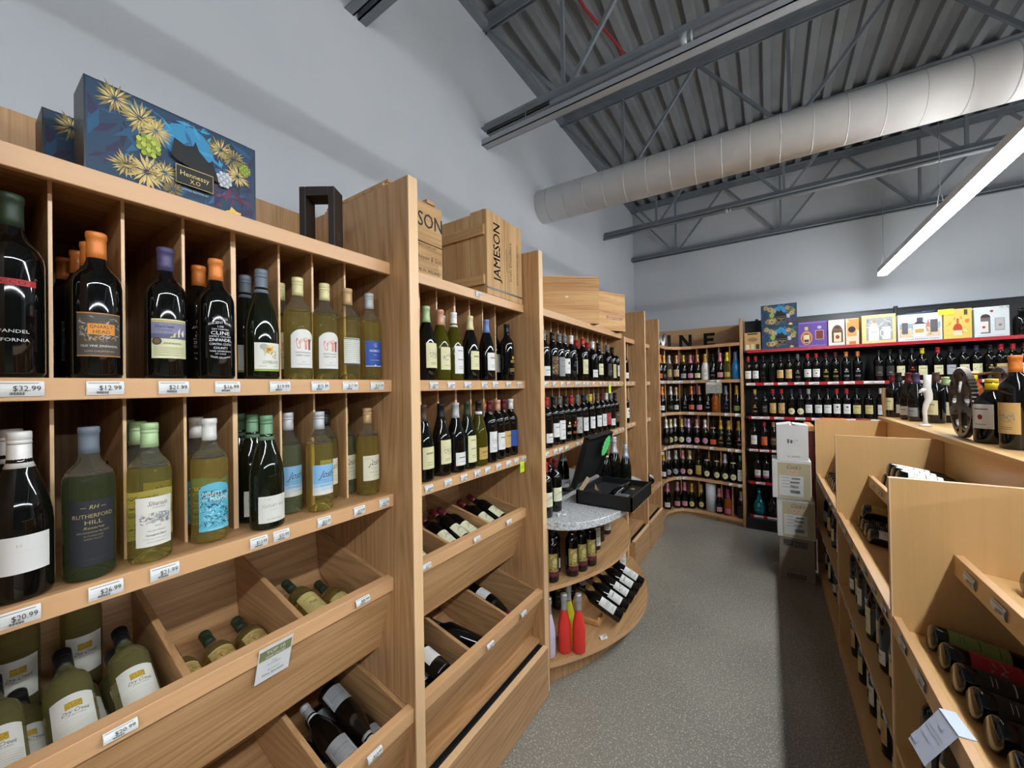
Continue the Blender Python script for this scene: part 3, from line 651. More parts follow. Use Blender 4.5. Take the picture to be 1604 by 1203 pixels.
D['cline'] = dict(c=None, z0=.03, z1=.18, hw=.03, items=[('t', 'VINTAGE', 0, .146, .0052, 'D8D8D8', .030, 0, 5), ('t', 'ANCIENT VINES', 0, .136, .0062, 'D8D8D8', .050, 0, 9), ('t', '100', 0, .1265, .0048, 'D8D8D8', .012), ('t', 'DRY FARMED', 0, .1205, .0036, 'D8D8D8', .034), ('t', 'CLINE', 0, .109, .0085, 'E8E8E8', .038), ('t', 'FAMILY CELLARS', 0, .1025, .0040, 'D8D8D8', .044), ('t', 'ZINFANDEL', 0, .0925, .0072, 'E8E8E8', .046), ('t', 'CONTRA COSTA', 0, .083, .0055, 'E0E0E0', .044), ('t', 'COUNTY', 0, .0735, .0055, 'E0E0E0', .028), ('t', 'THREE GENERATIONS', 0, .0665, .0036, 'D8D8D8', .044), ('t', 'OF CALIF.', 0, .060, .0036, 'D8D8D8', .022), ('t', 'GRAPE GROWING', 0, .050, .0045, 'D8D8D8', .040, 0, -9)])
D['flower'] = LB('DCDAD0', .022, .098, .034, [('b', -.034, .034, .022, .028, '8FA23A'), ('e', -.012, .087, .0095, .0085, 'A5A5A2'), ('f', 0, .080, .017, 'E3B53C', 26), ('e', 0, .080, .006, .005, 'B9772A'), ('s', 9, -.013, .020, .056, .082, ('7E8A5C', '9AA37A', '6C7550'), 14, .016), ('b', -.017, .027, .040, .052, 'DCDAD0'), ('t', 'LOVEBLOCK', .005, .0425, .0075, '33332E', .040)]+lines(-.024, -.006, (.035,), '777770', .0008)+lines(.012, .024, (.035,), '777770', .0008))
D['tree'] = LB('D9D8D3', .034, .146, .0335, [('p', [(-.016, .09), (-.008, .09), (-.009, .108), (-.004, .118), (-.018, .12), (-.020, .110)], 'DB8C74'), ('p', [(.003, .086), (.010, .088), (.009, .108), (.015, .121), (-.001, .120), (.003, .107)], 'DE8E76'), ('p', [(.014, .086), (.020, .086), (.021, .110), (.024, .118), (.013, .118)], '8A4A4C'), ('s', 11, -.020, .024, .104, .122, ('DB8C74', 'E5A48E', 'C97A66'), 26, .009), ('t', 'MATANZAS', 0, .076, .0050, '6E6A6C', .042), ('t', 'CREEK WINERY', 0, .068, .0042, '6E6A6C', .042), ('t', '2022', 0, .050, .0024, '8A8688', .010), ('t', 'SAUVIGNON BLANC', 0, .043, .0026, '8A8688', .034)], shape='arch')
D['striped'] = LB('D8D9CC', .050, .136, .030, [('b', -.030, .030, .131, .134, '44506A'), ('b', -.030, .030, .050, .054, '44506A')]+[('b', -.029, .029, .0575+i*.0062, .0583+i*.0062, '7A7C74') for i in range(12)]+[('s', 60+i, -.026, .026, .059+i*.0062, .0615+i*.0062, ('8C8E84', '6C6E68'), 20, .0025) for i in range(12)])
D['blue'] = LB('2B4E9E', .046, .134, .0315, [('b', -.0315, .0315, .046, .0485, 'C9D2E4'), ('s', 14, -.006, .008, .112, .126, ('D6DCEA', 'AEBBD8'), 16, .009), ('t', 'NOBILO', 0, .096, .0078, 'E6EAF2', .036), ('t', 'ICON', 0, .084, .003, 'C2CCE2', .010), ('t', 'SAUVIGNON BLANC', 0, .066, .0032, 'D6DCEA', .034), ('p', [(-.004, .0485), (.004, .0485), (0, .053)], 'E6EAF2')])
D['plain'] = LB('DAD9D6', .052, .118, .036, [('t', 'H', -.004, .098, .006, 'C4B8A0', .006)]+lines(-.03, .03, (.09, ), 'CFCDC6', .0005))
D['hill'] = LB('23252A', .030, .158, .0345, [('t', 'RH', 0, .141, .008, 'B09A6A', .012, .2), ('b', -.018, -.010, .144, .1448, 'B09A6A'), ('b', .010, .018, .144, .1448, 'B09A6A'), ('t', 'RUTHERFORD', 0, .124, .0078, 'A8946A', .058), ('t', 'HILL', 0, .1115, .0078, 'A8946A', .024), ('t', 'Reserve', 0, .102, .0050, 'A8946A', .028, .4), ('t', 'SAUVIGNON BLANC', 0, .094, .0034, '9A8A68', .046), ('t', 'RUTHERFORD', 0, .087, .003, '8A7E64', .026), ('t', 'NAPA VALLEY', 0, .081, .003, '8A7E64', .026)]+lines(-.022, .022, (.042,), '4A4438', .0006))
D['silverado'] = LB('D9D6CC', .036, .142, .0325, [('t', 'Silverado', .004, .123, .010, '4A4A4C', .034, .35), ('t', 'VINEYARDS', .006, .1175, .0028, '6E6E6E', .022), ('s', 21, -.026, .028, .084, .108, ('9A9A9C', 'B5B5B4', '7E7E80'), 70, .018), ('t', '2022', .004, .078, .0028, '4A4A4C', .011), ('t', 'MILLER RANCH', .002, .068, .0028, '6E6E6E', .030), ('t', 'Sauvignon Blanc', .002, .0585, .0044, '4A4A4C', .034), ('t', 'YOUNTVILLE NAPA VALLEY', 0, .051, .0024, '8A8A8A', .042), ('t', 'ESTATE GROWN', 0, .044, .0024, '8A8A8A', .026)])
D['misfits'] = LB('5FB0C8', .030, .146, .034, [('s', 31, -.033, .033, .040, .128, ('1E4456', '2F6A80', '8FD0DE', '17323F', '4C93A8'), 190, .016), ('s', 32, -.02, .03, .046, .088, ('9ADAE6', 'BEEAF0'), 34, .012), ('e', 0, .136, .030, .008, '5FB0C8'), ('b', -.034, .034, .030, .038, '62B5CC'), ('b', -.028, .026, .1155, .1225, '2C6174'), ('t', 'MISFITS', -.006, .114, .0095, 'E6E2D2', .040), ('t', 'and', -.022, .104, .0050, 'E6E2D2', .009), ('t', 'MAVENS', .009, .1015, .0095, 'E6E2D2', .040), ('b', -.016, .016, .0325, .0337, 'BEE4EC')], shape='arch', arc=.13)
D['cloud'] = LB('D6D4CC', .020, .090, .0375, [('p', [(-.0375, .0905), (-.0375, .078), (-.022, .082), (-.012, .080), (-.002, .088), (.004, .0905)], '1A2012'), ('p', [(.010, .0905), (.022, .086), (.0375, .089), (.0375, .0905)], '1A2012'), ('t', 'CLOUDY BAY', 0, .061, .0070, '8A8A88', .054), ('t', 'NEW ZEALAND', 0, .052, .0022, 'A0A09C', .020), ('t', 'SAUVIGNON BLANC', 0, .028, .0030, '8A8A88', .036)])
JO = [('t', 'Josh', .004, .104, .021, '3A4048', .038, .45), ('b', -.014, .014, .0965, .0972, '55606A'), ('t', 'CELLARS', .006, .090, .0026, '55606A', .018)]
D['joshblue'] = LB('7FB0D6', .052, .142, .0335, [('b', -.0335, .0335, .062, .0745, 'C9D3D8'), ('b', -.0335, .0335, .0745, .086, 'A3C2DA'), ('b', -.0335, .0335, .052, .0625, 'D8D2C4')]+JO+[('t', 'SEASWEPT', .004, .078, .0042, '4E6E92', .034)]+lines(-.010, .026, (.070, .067), '7E8C96', .0006))
D['josh'] = LB('DCD8BE', .052, .138, .0335, JO+[('t', 'Sauvignon Blanc', .006, .079, .0034, '6A6656', .032)]+lines(-.028, -.008, (.130, .127), '9A9682', .0006)+lines(.0, .026, (.070, .066), '9A9682', .0006))
D['creek'] = LB('DBDAD2', .052, .146, .035, [('b', -.012, .013, .112, .128, 'B99632'), ('s', 41, -.011, .012, .113, .127, ('D8BE5A', '9A7A22', 'CDAF48'), 26, .008), ('t', 'Dry Creek', .002, .100, .0088, '44444A', .040, .35), ('t', 'VINEYARD', .002, .094, .0026, '7A7A7E', .030)]+[('b', -.031, .031, .058+i*.0052, .0588+i*.0052, 'C2BC9E') for i in range(6)]+[('b', -.035, .035, .052, .0525, '8E8C7A')])
D['creekneck'] = None
D['gold'] = LB('C3A765', .088, .178, .034, [('s', 44, -.030, .030, .10, .166, ('A98A48', 'D8C48C', '8C6E34', 'DCCB98'), 60, .022), ('p', [(-.004, .125), (.010, .16), (.018, .125)], 'D8B05A'), ('b', -.034, .034, .174, .178, 'D8CFA0')])
D['duck'] = LB('D2BE7A', .066, .162, .0335, [('t', 'DUCKHORN', 0, .134, .0044, '55503A', .040), ('s', 47, -.012, .012, .104, .116, ('2A2A26', '3C3A30', '55503A'), 26, .009), ('b', -.024, .024, .0995, .1002, '7A7050'), ('t', 'NAPA VALLEY', 0, .086, .0032, '6A6246', .032), ('t', 'Sauvignon Blanc', 0, .076, .0036, '6A6246', .030)])
D['ferrari'] = LB('8E9092', .028, .104, .0375, [('p', [(-.030, .033), (.030, .033), (.030, .083), (0, .097), (-.030, .083)], 'D3D4D6'), ('t', 'FERRARI-CARANO', 0, .068, .0060, '5A5C60', .052), ('t', 'Pinot Noir', 0, .056, .0048, '6A6C70', .026, .3), ('b', -.026, .026, .040, .0407, '8A8C90')])
D['joshred'] = LB('D8D4B4', .062, .140, .0335, JO+[('t', 'Cabernet Sauvignon', .004, .079, .0034, '6A6656', .034)])

# simple labels for the small far bottles
LC = {'white': 'DBDAD6', 'cream': 'D8D2A6', 'tan': 'C9A468', 'grey': '8B8C8E', 'dark': '2C2A28', 'orange': 'D4602A', 'pink': 'CE8B9A', 'gold': 'B99C52', 'red': 'A02A2C', 'blue': '2B4E9E', 'peach': 'DDB48C',
      'lilac': 'C9B4D2', 'magenta': 'B8588A', 'silver': 'A5A8AB', 'brown': '4A3626', 'navy': '2A3150', 'green': '7A8A4A', 'palegold': 'CDBE82'}
def simple(c, var):
    """var: r rectangle, t tall, l low, o oval, n emblem only, s with small dark square, c with crest, w with script, a with bright artwork"""
    k = (c, var)
    hexc = LC.get(c, c); ink = 'B8B09A' if c in ('dark', 'brown', 'navy') else '55534E'
    if var == 'r': return LB(hexc, .050, .136, .032, lines(-.018, .018, (.112, .108), ink, .0025)+lines(-.014, .014, (.075, .066), ink, .0012))
    if var == 't': return LB(hexc, .030, .150, .030, lines(-.016, .016, (.128, .09), ink, .003)+lines(-.012, .012, (.06, .052), ink, .0015))
    if var == 'l': return LB(hexc, .030, .086, .033, lines(-.018, .018, (.062,), ink, .004)+lines(-.012, .012, (.045,), ink, .0015))
    if var == 'o': return LB(hexc, .030, .098, .031, [('e', 0, .064, .026, .029, LC.get(c, c)), ('b', -.017, .017, .064, .069, '6E5A4C'), ('b', -.011, .011, .052, .0545, '8A7766')], shape='o')
    if var == 'n': return dict(c=None, z0=.03, z1=.15, hw=.03, items=lines(-.016, .016, (.104, .096), hexc, .004)+lines(-.020, .020, (.062, .055, .05), hexc, .0022)+[('e', 0, .122, .008, .008, hexc)])
    if var == 's': return LB(hexc, .048, .145, .030, [('b', -.006, .010, .108, .124, '26262A')]+lines(-.014, .014, (.085, .078), ink, .0016))
    if var == 'c': return LB(hexc, .052, .136, .033, [('e', 0, .092, .007, .009, '8A2A2A')]+lines(-.020, .020, (.118,), ink, .0035)+lines(-.016, .016, (.066,), ink, .0018))
    if var == 'p': return LB(hexc, .050, .150, .032, [('s', 8, -.020, .020, .088, .122, ('8C8C86', 'A9A9A2', '6E6E6A'), 40, .014)]+lines(-.014, .014, (.07, .064), ink, .0015))
    if var == 'w': return LB(hexc, .045, .140, .031, [('s', 4, -.020, .020, .08, .12, (ink, '8A8884'), 14, .024)]+lines(-.014, .014, (.062,), ink, .0015))
    if var == 'f': return LB('A8964E', .035, .160, .0335, [('b', -.0335, .0335, .035, .062, '5A2430'), ('s', 12, -.032, .032, .04, .075, ('8A3A44', '3A1A20', 'A8555A'), 30, .02), ('s', 13, -.030, .030, .07, .155, ('C9B86A', '6E6430', '3A3420', 'D8CC8C'), 50, .024), ('e', .002, .118, .013, .016, 'CDBE7E'), ('b', .018, .0335, .07, .16, '3A2E24')])
    if var == 'a': return LB(hexc, .040, .150, .0335, [('s', 12, -.032, .032, .045, .146, ('C9B24A', '7A2A3A', '4A5A2A', 'B5542E', '2A2622', 'D8C67A'), 80, .022)])
    if var == 'z': return LB(hexc, .045, .135, .034, [('t', 'Z', 0, .080, .028, 'A83A20', .020)]+lines(-.022, .022, (.055,), ink, .002))
    if var == 'm': return LB('DBDAD6', .044, .128, .031, [('b', -.031, .031, .044, .066, 'B8588A')]+lines(-.014, .012, (.104, .098), '44444A', .003))
VW = {'t': 'tall ', 'l': 'low ', 'o': 'oval ', 'c': 'crested ', 'p': 'pictured ', 'w': 'scribbled ', 'z': '', 'r': '', 's': '', 'm': ''}
def describe(glass, cap, kind, lc, var, band=None):
    g = {'k': 'black', 'g': 'dark green', 'b': 'brown'}.get(glass, GW.get(glass, glass))
    nm = {'C': 'sparkling bottle', 'S': 'slim sparkling bottle', 'G': 'sloped bottle', 'B': 'bottle', 'D': 'decanter bottle', 'F': 'flask bottle'}[kind]
    s = '%s %s, %s cap' % (g, nm, CAPW.get(cap, cap)) if cap else '%s %s' % (g, nm)
    if lc is None: return s+', no label'
    if var == 'n': return s+', %s print' % lc
    if var == 'a': return s+', colourful art label'
    if var == 'm': return s+', white and magenta label'
    if var == 'z': return s+', tan label, red letter'
    return s+', %s%s label' % (VW.get(var, ''), lc)
def row(where, group, items, place, face, zbase=None):
    """items: (px, kind, glass, cap, labelcolour, var[, options]); left to right"""
    seen = {}
    for n, it in enumerate(items):
        px, kind, glass, cap, lc, var = it[:6]; op = it[6] if len(it) > 6 else {}
        p = place(px, op)
        if p is None: continue
        spec = simple(lc, var) if lc else None
        ds = op.get('desc') or describe(glass, cap, kind, lc, var)
        bottle(p, kind, glass, cap, op.get('style', 'screw' if cap in ('mint',) else 'wine'), spec, (lc, var), face=op.get('face', face), desc=ds,
               where='%s %s' % (ORD[n]+' from left', where), group=group, band=op.get('band'), scale=op.get('s', 1.0))

# ---------- rack 1, middle shelf
F0 = 0.0
def R1u(px, X=-1.155, z=MIDZ+.001): p = atX(px, 600, X); return (X, p.y, z)
NEAR = 'on the upper row of the nearest rack'
g1 = 'wine bottles on the upper row of the nearest rack'
def nb(pos, kind, glass, cap, style, key, desc, face=-.0, group=g1, scale=1.0, band=None, axis=None, facing=None):
    return bottle(pos, kind, glass, cap, style, D[key] if key else None, key, face, axis, facing, scale, desc, '', group, band)
nb((-1.165, .074, MIDZ+.001), 'B', 'k', 'dkgreen', 'wine', 'magnum', 'oversized black wine bottle with a thin red band, at far left edge', scale=1.13)
nb(R1u(153), 'B', 'k', 'orange', 'wine', 'gnarly', 'black wine bottle with orange capsule and grey label bearing an orange plate', -.05)
for i, (px, X) in enumerate(((130, -1.245), (118, -1.335), (102, -1.43))):
    nb((X, R1u(153)[1]+(.004, .006, .002)[i]-.006*i, MIDZ+.001), 'B', 'k', 'orange', 'wine', 'gnarly', 'orange-capped bottle %s behind the grey label with orange plate' % ('directly', 'two places', 'three places')[i])
nb(R1u(261), 'B', 'k', 'violet', 'wine', 'sail', 'black wine bottle with violet capsule and a cream label showing sails', -.05)
nb(R1u(340), 'B', 'k', 'orange', 'wine', 'cline', 'black wine bottle printed all over in white capitals, orange capsule', -.1)
nb((-1.25, R1u(340)[1]-.006, MIDZ+.001), 'B', 'k', 'orange', 'wine', 'cline', 'orange-capped bottle behind the one printed with white capitals')
nb(R1u(411), 'G', 'g', 'slate', 'screw', 'flower', 'sloping green bottle with a dandelion label and slate screw cap', .0)
nb((-1.25, R1u(411)[1]-.002, MIDZ+.001), 'G', 'g', 'slate', 'screw', 'flower', 'slate-capped bottle standing behind the dandelion label bottle')
nb(R1u(468), 'B', 'w', 'palegold' if 0 else 'cream', 'screw', 'tree', 'pale wine bottle with red tree label, left one of two alike', -.1)
nb((-1.255, R1u(468)[1]-.004, MIDZ+.001), 'B', 'w', 'cream', 'screw', 'tree', 'pale wine bottle behind the left red tree label bottle')
nb(R1u(510), 'B', 'w', 'cream', 'screw', 'tree', 'pale wine bottle with red tree label, right one of two alike', -.1)
nb((-1.255, R1u(510)[1]-.004, MIDZ+.001), 'B', 'w', 'cream', 'screw', 'tree', 'pale wine bottle behind the right red tree label bottle')
nb(R1u(546), 'B', 'w', 'tan', 'wine', 'striped', 'pale wine bottle with a finely lined script label and tan cork', -.1)
nb(R1u(580), 'B', 'w', 'silver', 'screw', 'blue', 'pale wine bottle with a solid blue label and silver screw cap', -.15)
# ---------- rack 1, lower shelf
def low(px, py, z=LOWZ): p = atZ(px, py, z); return (p.x-.0, p.y, z+.001)
gl = 'wine bottles on the lower row of the nearest rack'
def nbl(x, y, *a, **k): return nb((x, y, LOWZ+.001), *a, group=gl, **k)
nbl(-1.150, .082, 'G', 'k', 'white', 'screw', 'plain', 'brown wine bottle with white cap and blank white label, far left', scale=1.0)
nbl(-1.25, .079, 'G', 'k', 'white', 'screw', 'plain', 'white-capped bottle hidden behind the blank white label bottle')
nbl(-1.155, .170, 'B', 'dg', 'slate', 'wine', 'hill', 'green wine bottle with a large black label and slate capsule')
nbl(-1.155, .262, 'B', 'w', 'mint', 'screw', 'silverado', 'pale wine bottle with mint cap and landscape drawing label')
nbl(-1.245, .262, 'B', 'w', 'mint', 'screw', 'silverado', 'mint-capped bottle directly behind the landscape drawing label')
nbl(-1.345, .262, 'B', 'g', 'green', 'screw', 'silverado', 'green-capped bottle deepest behind the landscape drawing label')
nbl(-1.172, .378, 'B', 'a', 'white', 'wine', 'misfits', 'amber wine bottle with turquoise jungle label and white cap')
nbl(-1.268, .380, 'B', 'a', 'white', 'wine', 'misfits', 'white-capped amber bottle behind the turquoise jungle label')
nbl(-1.142, .497, 'G', 'g', 'green', 'screw', 'cloud', 'sloping dark bottle, green cap, mountain-edged white label, in front')
nbl(-1.240, .502, 'G', 'g', 'green', 'screw', 'cloud', 'second green-capped dark bottle, behind the mountain-edged white label')
nbl(-1.335, .505, 'G', 'g', 'green', 'screw', 'cloud', 'third green-capped dark bottle, deepest in its slot')
nbl(-1.222, .592, 'B', 'wg', 'silver', 'screw', 'joshblue', 'pale wine bottle with sky-to-sand label, left of two alike', face=-.1)
nbl(-1.160, .655, 'B', 'w', 'silver', 'screw', 'joshblue', 'pale wine bottle with sky-to-sand label, right of two alike', face=-.15)
nbl(-1.250, .727, 'B', 'w', 'black', 'screw', 'josh', 'black-capped pale bottle with cream script label, behind the sky label', face=-.1)
nbl(-1.262, .804, 'B', 'wg', 'tan', 'screw', 'josh', 'gold-capped pale bottle with cream script label, left of pair', face=-.1)
nbl(-1.185, .845, 'B', 'w', 'tan', 'screw', 'josh', 'gold-capped pale bottle with cream script label, against the side panel', face=-.15)
# bottles lying at the back of the racks (only their caps show)
for i, (y, z, x, ds) in enumerate(((.066, 1.63, -1.36, 'white bottle cap peeping out high at the far left slot'), (.395, 1.628, -1.45, 'upper white cap of bottles lying behind the jungle label'))):
    pass

# ---------- rack 1 bins: reclined bottles, necks to the wall
AX = Vector((-.976, 0, .216)); NRM = Vector((.216, 0, .976))
def bin_bottle(y, lay, base, kind, glass, cap, style, key, desc, group, dy=0, roll_=0, flip=False, sc_=1.0):
    R = PROF[kind]['R']; p = Vector(base)+NRM*(R+.001+lay*.066)+AX*(.004+.003*lay)+Vector((0, y, 0)); ax = (AX+Vector((0, dy, 0))).normalized()
    if flip: p = p+AX*.30; ax = -ax
    f = NRM+Vector((0, roll_, 0))
    return nb(tuple(p), kind, glass, cap, style, key, desc, group=group, axis=ax, facing=f, scale=sc_)
def topb(y, z, glass, cap, style, key, desc, group, dy=0, x=-1.140, kind='B', tilt=.40):
    return nb((x, y, z), kind, glass, cap, style, key, desc, group=group, axis=(-.92, dy, tilt), facing=(.4, 0, .9))
B1 = (-1.182, 0, .843); gb = 'cream-labelled bottles reclining in the nearest bin'
for i, y in enumerate((.062, .140, .218, .288)): bin_bottle(y-.005, 0, B1, 'B', 'og', 'black', 'screw', 'creek', 'gold-square label bottle at the bottom of the pile, %s from left' % ORD[i], gb)
for i, y in enumerate((.098, .176, .252)): bin_bottle(y, .92, B1, 'B', 'og', 'black', 'screw', 'creek', 'gold-square label bottle in the middle of the pile, %s from left' % ORD[i], gb)
for i, (y, dy) in enumerate(((.060, 0), (.152, .03), (.252, .02))): topb(y, .962, 'og', 'black', 'screw', 'creek', 'gold-square label bottle on top of the pile, %s from left' % ORD[i], gb, dy)
for i, (x, y, z, ax) in enumerate(((-1.497, .100, .935, (-.04, .0, 1)), (-1.497, .205, .935, (-.04, .0, 1)))):
    nb((x, y, z), 'B', 'og', 'black', 'screw', 'creek', 'gold-square label bottle standing steeply behind the pile, %s' % ('left', 'right')[i], group=gb, axis=ax, facing=(1, 0, .1))
for y, ds in ((.372, 'left'), (.455, 'middle'), (.540, 'right')):
    bin_bottle(y, 0, B1, 'B', 'a', 'dkgreen', 'screw', 'gold', '%s of three reclining bottles with ochre painted labels' % ds, 'ochre-labelled bottles in the middle bin')
for y, lay, ds in ((.652, 0, 'yellow duck label bottle reclining at left of the right bin'), (.815, 0, 'yellow duck label bottle reclining nearest the side panel'), (.735, 0, 'yellow label bottle lying in the middle of the right bin'), (.692, .9, 'yellow duck label bottle lying on top of two others in right bin')):
    bin_bottle(y, lay, B1, 'B', 'w', 'dkgreen', 'screw', 'duck', ds, 'yellow-labelled bottles in the right bin', roll_=-.1)
B2 = (-1.082, 0, .431); AX2 = AX
for y, lay, fl, ds in ((.66, 0, False, 'lowest black bottle with pointed silver label, at left of lower bin'), (.745, 0, True, 'black bottle lying neck forward beneath others in lower bin'), (.825, 0, False, 'black bottle with pointed silver label beside the side panel'),
                       (.70, .95, False, 'upper black bottle with pointed silver label, left of lower bin'), (.785, .95, True, 'upper black bottle lying neck forward on the lower pile')):
    bin_bottle(y, lay, B2, 'G', 'b', 'silver', 'screw', 'ferrari', ds, 'silver-labelled bottles in the lower bin', flip=fl, roll_=-.2)

# ---------- rack 2
g2 = 'wine bottles on the upper row of the second rack'
w2 = ', upper row of second rack'
def P2(px, op): X = op.get('X', -1.155); return (X, atX(px+op.get('dx', 0), 600, X).y, MIDZ+.001)
row('second rack upper row', g2, [
 (669, 'G', 'k', 'mint', 'cream', 'p', dict(style='wine')), (672, 'G', 'k', 'tan', 'cream', 'w', dict(X=-1.25)), (691, 'G', 'y', 'peach', 'cream', 'w', dict(X=-1.16)), (694, 'G', 'g', 'white', 'white', 'l', dict(X=-1.25)), (712, 'G', 'y', 'white', 'white', 't', dict(style='screw')),
 (737.5, 'G', 'k', 'cream', 'cream', 'r'), (749, 'G', 'k', 'blue', 'white', 'r', dict(X=-1.25)), (763, 'G', 'k', 'blue', 'white', 'r'), (776, 'B', 'k', 'black', 'white', 's', dict(X=-1.24)), (795, 'B', 'k', 'black', 'gold', 'n')], P2, -.02)
def P2l(px, op): return (op.get('X', -1.16), atX(px, 740, op.get('X', -1.16)).y, LOWZ+.001)
row('second rack lower row', 'wine bottles on the lower row of the second rack', [
 (664, 'G', 'k', 'brown', 'cream', 'r', dict(X=-1.155)), (679, 'G', 'k', 'black', 'cream', 'l', dict(X=-1.262)), (692, 'G', 'b', 'black', 'cream', 'p', dict(X=-1.165)), (715, 'G', 'k', 'silver', 'white', 'l', dict(X=-1.155)), (733, 'G', 'g', 'dkgreen', 'cream', 't', dict(X=-1.155, desc='green bottle, dark green cap, tall cream label')),
 (751, 'G', 'y', 'black', 'gold', 'l', dict(X=-1.155, band='white')), (760, 'B', 'k', 'orange', 'white', 'r', dict(X=-1.25)), (768, 'B', 'k', 'maroon', 'white', 'p', dict(X=-1.155)), (781, 'B', 'k', 'peach', 'white', 'r', dict(X=-1.165)), (790.5, 'B', 'k', 'maroon', 'tan', 'r', dict(X=-1.175)), (801.5, 'B', 'k', 'white', 'blue', 'r', dict(X=-1.172))], P2l, -.05)
g2b = 'cream-labelled red wines piled in the second rack'
for k_, (y, lay) in enumerate(((.985, 0), (1.07, 0), (1.15, 0), (1.26, 0), (1.345, 0), (1.43, 0), (1.545, 0), (1.63, 0), (1.71, 0), (1.03, .92), (1.11, .92), (1.30, .92), (1.385, .92), (1.59, .92), (1.67, .92))):
    bin_bottle(y, lay, B1, 'B', 'k', 'maroon', 'wine', 'joshred', 'red wine lying in second rack upper bin, %s layer, %s from left' % (('bottom', 'middle')[int(lay > .5)], ORD[k_ if k_ < 9 else k_-9]), g2b)
for k_, (y, z, dy) in enumerate(((1.005, .955, 0), (1.10, .955, 0), (1.275, .958, .05), (1.36, .962, .03), (1.44, .955, -.06), (1.575, .958, 0), (1.665, .968, -.03))):
    topb(y, z, 'k', 'maroon', 'wine', 'joshred', 'red wine on top of the second rack upper bin, %s from left' % ORD[k_], g2b, dy)
for y, lay, fl, key, ds in ((.985, 0, 0, 'plain', 'black bottle, white label, bottom of the left lower bin, second rack'), (1.07, 0, 0, 'plain', 'black bottle beneath others in the left lower bin, second rack'), (1.155, 0, 0, 'plain', 'black bottle with white label against the bin divider, second rack'), (1.03, .95, 0, 'plain', 'upper left black bottle with white label, second rack lower bin'), (1.115, .95, 0, 'plain', 'upper right black bottle with white label, second rack lower bin'), (1.075, 1.9, 0, 'plain', 'topmost black bottle, white label, left lower bin of second rack'),
                            (1.30, 0, 1, None, 'lone unlabelled dark bottle in the middle lower bin, second rack'), (1.56, 0, 1, 'plain', 'dark bottle with maroon capsule lying neck forward, second rack'), (1.65, 0, 1, 'plain', 'dark bottle, white label facing up, right lower bin of second rack'), (1.60, .95, 1, 'plain', 'top bottle with maroon capsule in right lower bin, second rack')):
    if key is None:
        nb((-1.115, 1.42, .475), 'B', 'k', 'black', 'wine', None, ds, group='dark bottles in the second rack lower bin', axis=(-.82, -.36, .34), facing=(.3, 0, .9)); continue
    bin_bottle(y, lay, B2, 'G', 'k', 'maroon' if y > 1.5 else 'black', 'wine', key, ds, 'dark bottles in the second rack lower bin', flip=bool(fl))

# ---------- rack 3
def P3(px, op): X = op.get('X', -1.11); return (X, atX(px, 600, X).y, MIDZ+.001)
row('third rack upper row', 'wine bottles on the upper row of the third rack', [
 (852.5, 'B', 'k', 'grey', 'white', 'l'), (857.5, 'B', 'k', 'black', 'dark', 'n', dict(X=-1.2)), (866, 'B', 'k', 'black', 'brown', 'a'), (876.5, 'B', 'k', 'grey', 'grey', 't', dict(desc='black bottle, grey cap, dark grey label')), (885, 'B', 'k', 'grey', 'white', 's'), (895.5, 'B', 'k', 'white', 'navy', 'n', dict(s=1.02)),
 (904, 'B', 'k', 'red', 'white', 'p', dict(X=-1.16)), (913.5, 'B', 'k', 'red', 'cream', 'p', dict(s=1.03)), (921, 'B', 'k', 'red', 'white', 't', dict(X=-1.16)), (929, 'B', 'k', 'white', 'white', 'l'), (938, 'B', 'k', 'black', 'cream', 'r'), (943.5, 'B', 'k', 'black', 'brown', 'r', dict(X=-1.17)), (952, 'B', 'k', 'grey', 'dark', 's'), (960, 'B', 'k', 'black', 'palegold', 't', dict(X=-1.14)), (967, 'B', 'k', 'black', 'white', 'w')], P3, -.25)
def P3l(px, op): X = op.get('X', -1.115); return (X, atX(px, 680, X).y, LOWZ+.001)
row('third rack lower row', 'wine bottles on the lower row of the third rack', [
 (856.5, 'B', 'k', 'red', 'white', 'l'), (867.5, 'B', 'k', 'black', 'white', 'r', dict(X=-1.13)), (877, 'B', 'k', 'grey', 'white', 't'), (886, 'B', 'k', 'black', 'cream', 'n', dict(X=-1.13)), (895, 'B', 'k', 'red', 'orange', 'n'), (904.5, 'B', 'k', 'grey', 'silver', 'a'), (914, 'B', 'k', 'black', 'white', 'w'),
 (919.5, 'B', 'k', 'grey', 'white', 'r', dict(X=-1.18)), (925, 'B', 'k', 'yellow', 'white', 'r'), (931, 'B', 'k', 'cream', 'white', 'p', dict(X=-1.18)), (935.5, 'B', 'k', 'brown', 'white', 'r'), (943.5, 'B', 'k', 'maroon', 'white', 'w'), (950.5, 'B', 'k', 'white', 'red', 'w', dict(s=1.0)), (957.5, 'B', 'k', 'slate', 'white', 'l'), (964, 'B', 'k', 'black', 'brown', 'r'), (970, 'B', 'k', 'orange', 'brown', 'w')], P3l, -.25)
# ---------- granite counter
GT = .971
gg = 'red wines standing on the granite counter'
for x, y, cap, ds in ((-1.045, 1.885, 'red', 'red-capped bottle, cream script label, at the left end of the granite'), (-1.050, 2.010, 'maroon', 'maroon-capped bottle with cream script label, second along the granite'), (-1.15, 2.12, 'red', 'red-capped bottle with cream landscape label, set back on the granite'),
                      (-1.14, 1.90, 'red', 'red-capped bottle directly behind the leftmost one on the granite'), (-1.15, 2.02, 'maroon', 'maroon-capped bottle hidden behind the second one on the granite')):
    nb((x, y, GT), 'B', 'k', cap, 'wine', 'joshred', ds, group=gg, face=-.45)
t = thing('sheet_carton', 'plain white cardboard sheet leaning behind the wines on the granite', 'card', (-1.33, 2.26, GT), rot=(0, math.radians(-8), -.3))
mb = MB(); mb.box((-.003, -.09, 0), (.003, .09, .27), mat('C9CACC', .7)); build(mb, 'card_sheet', t)
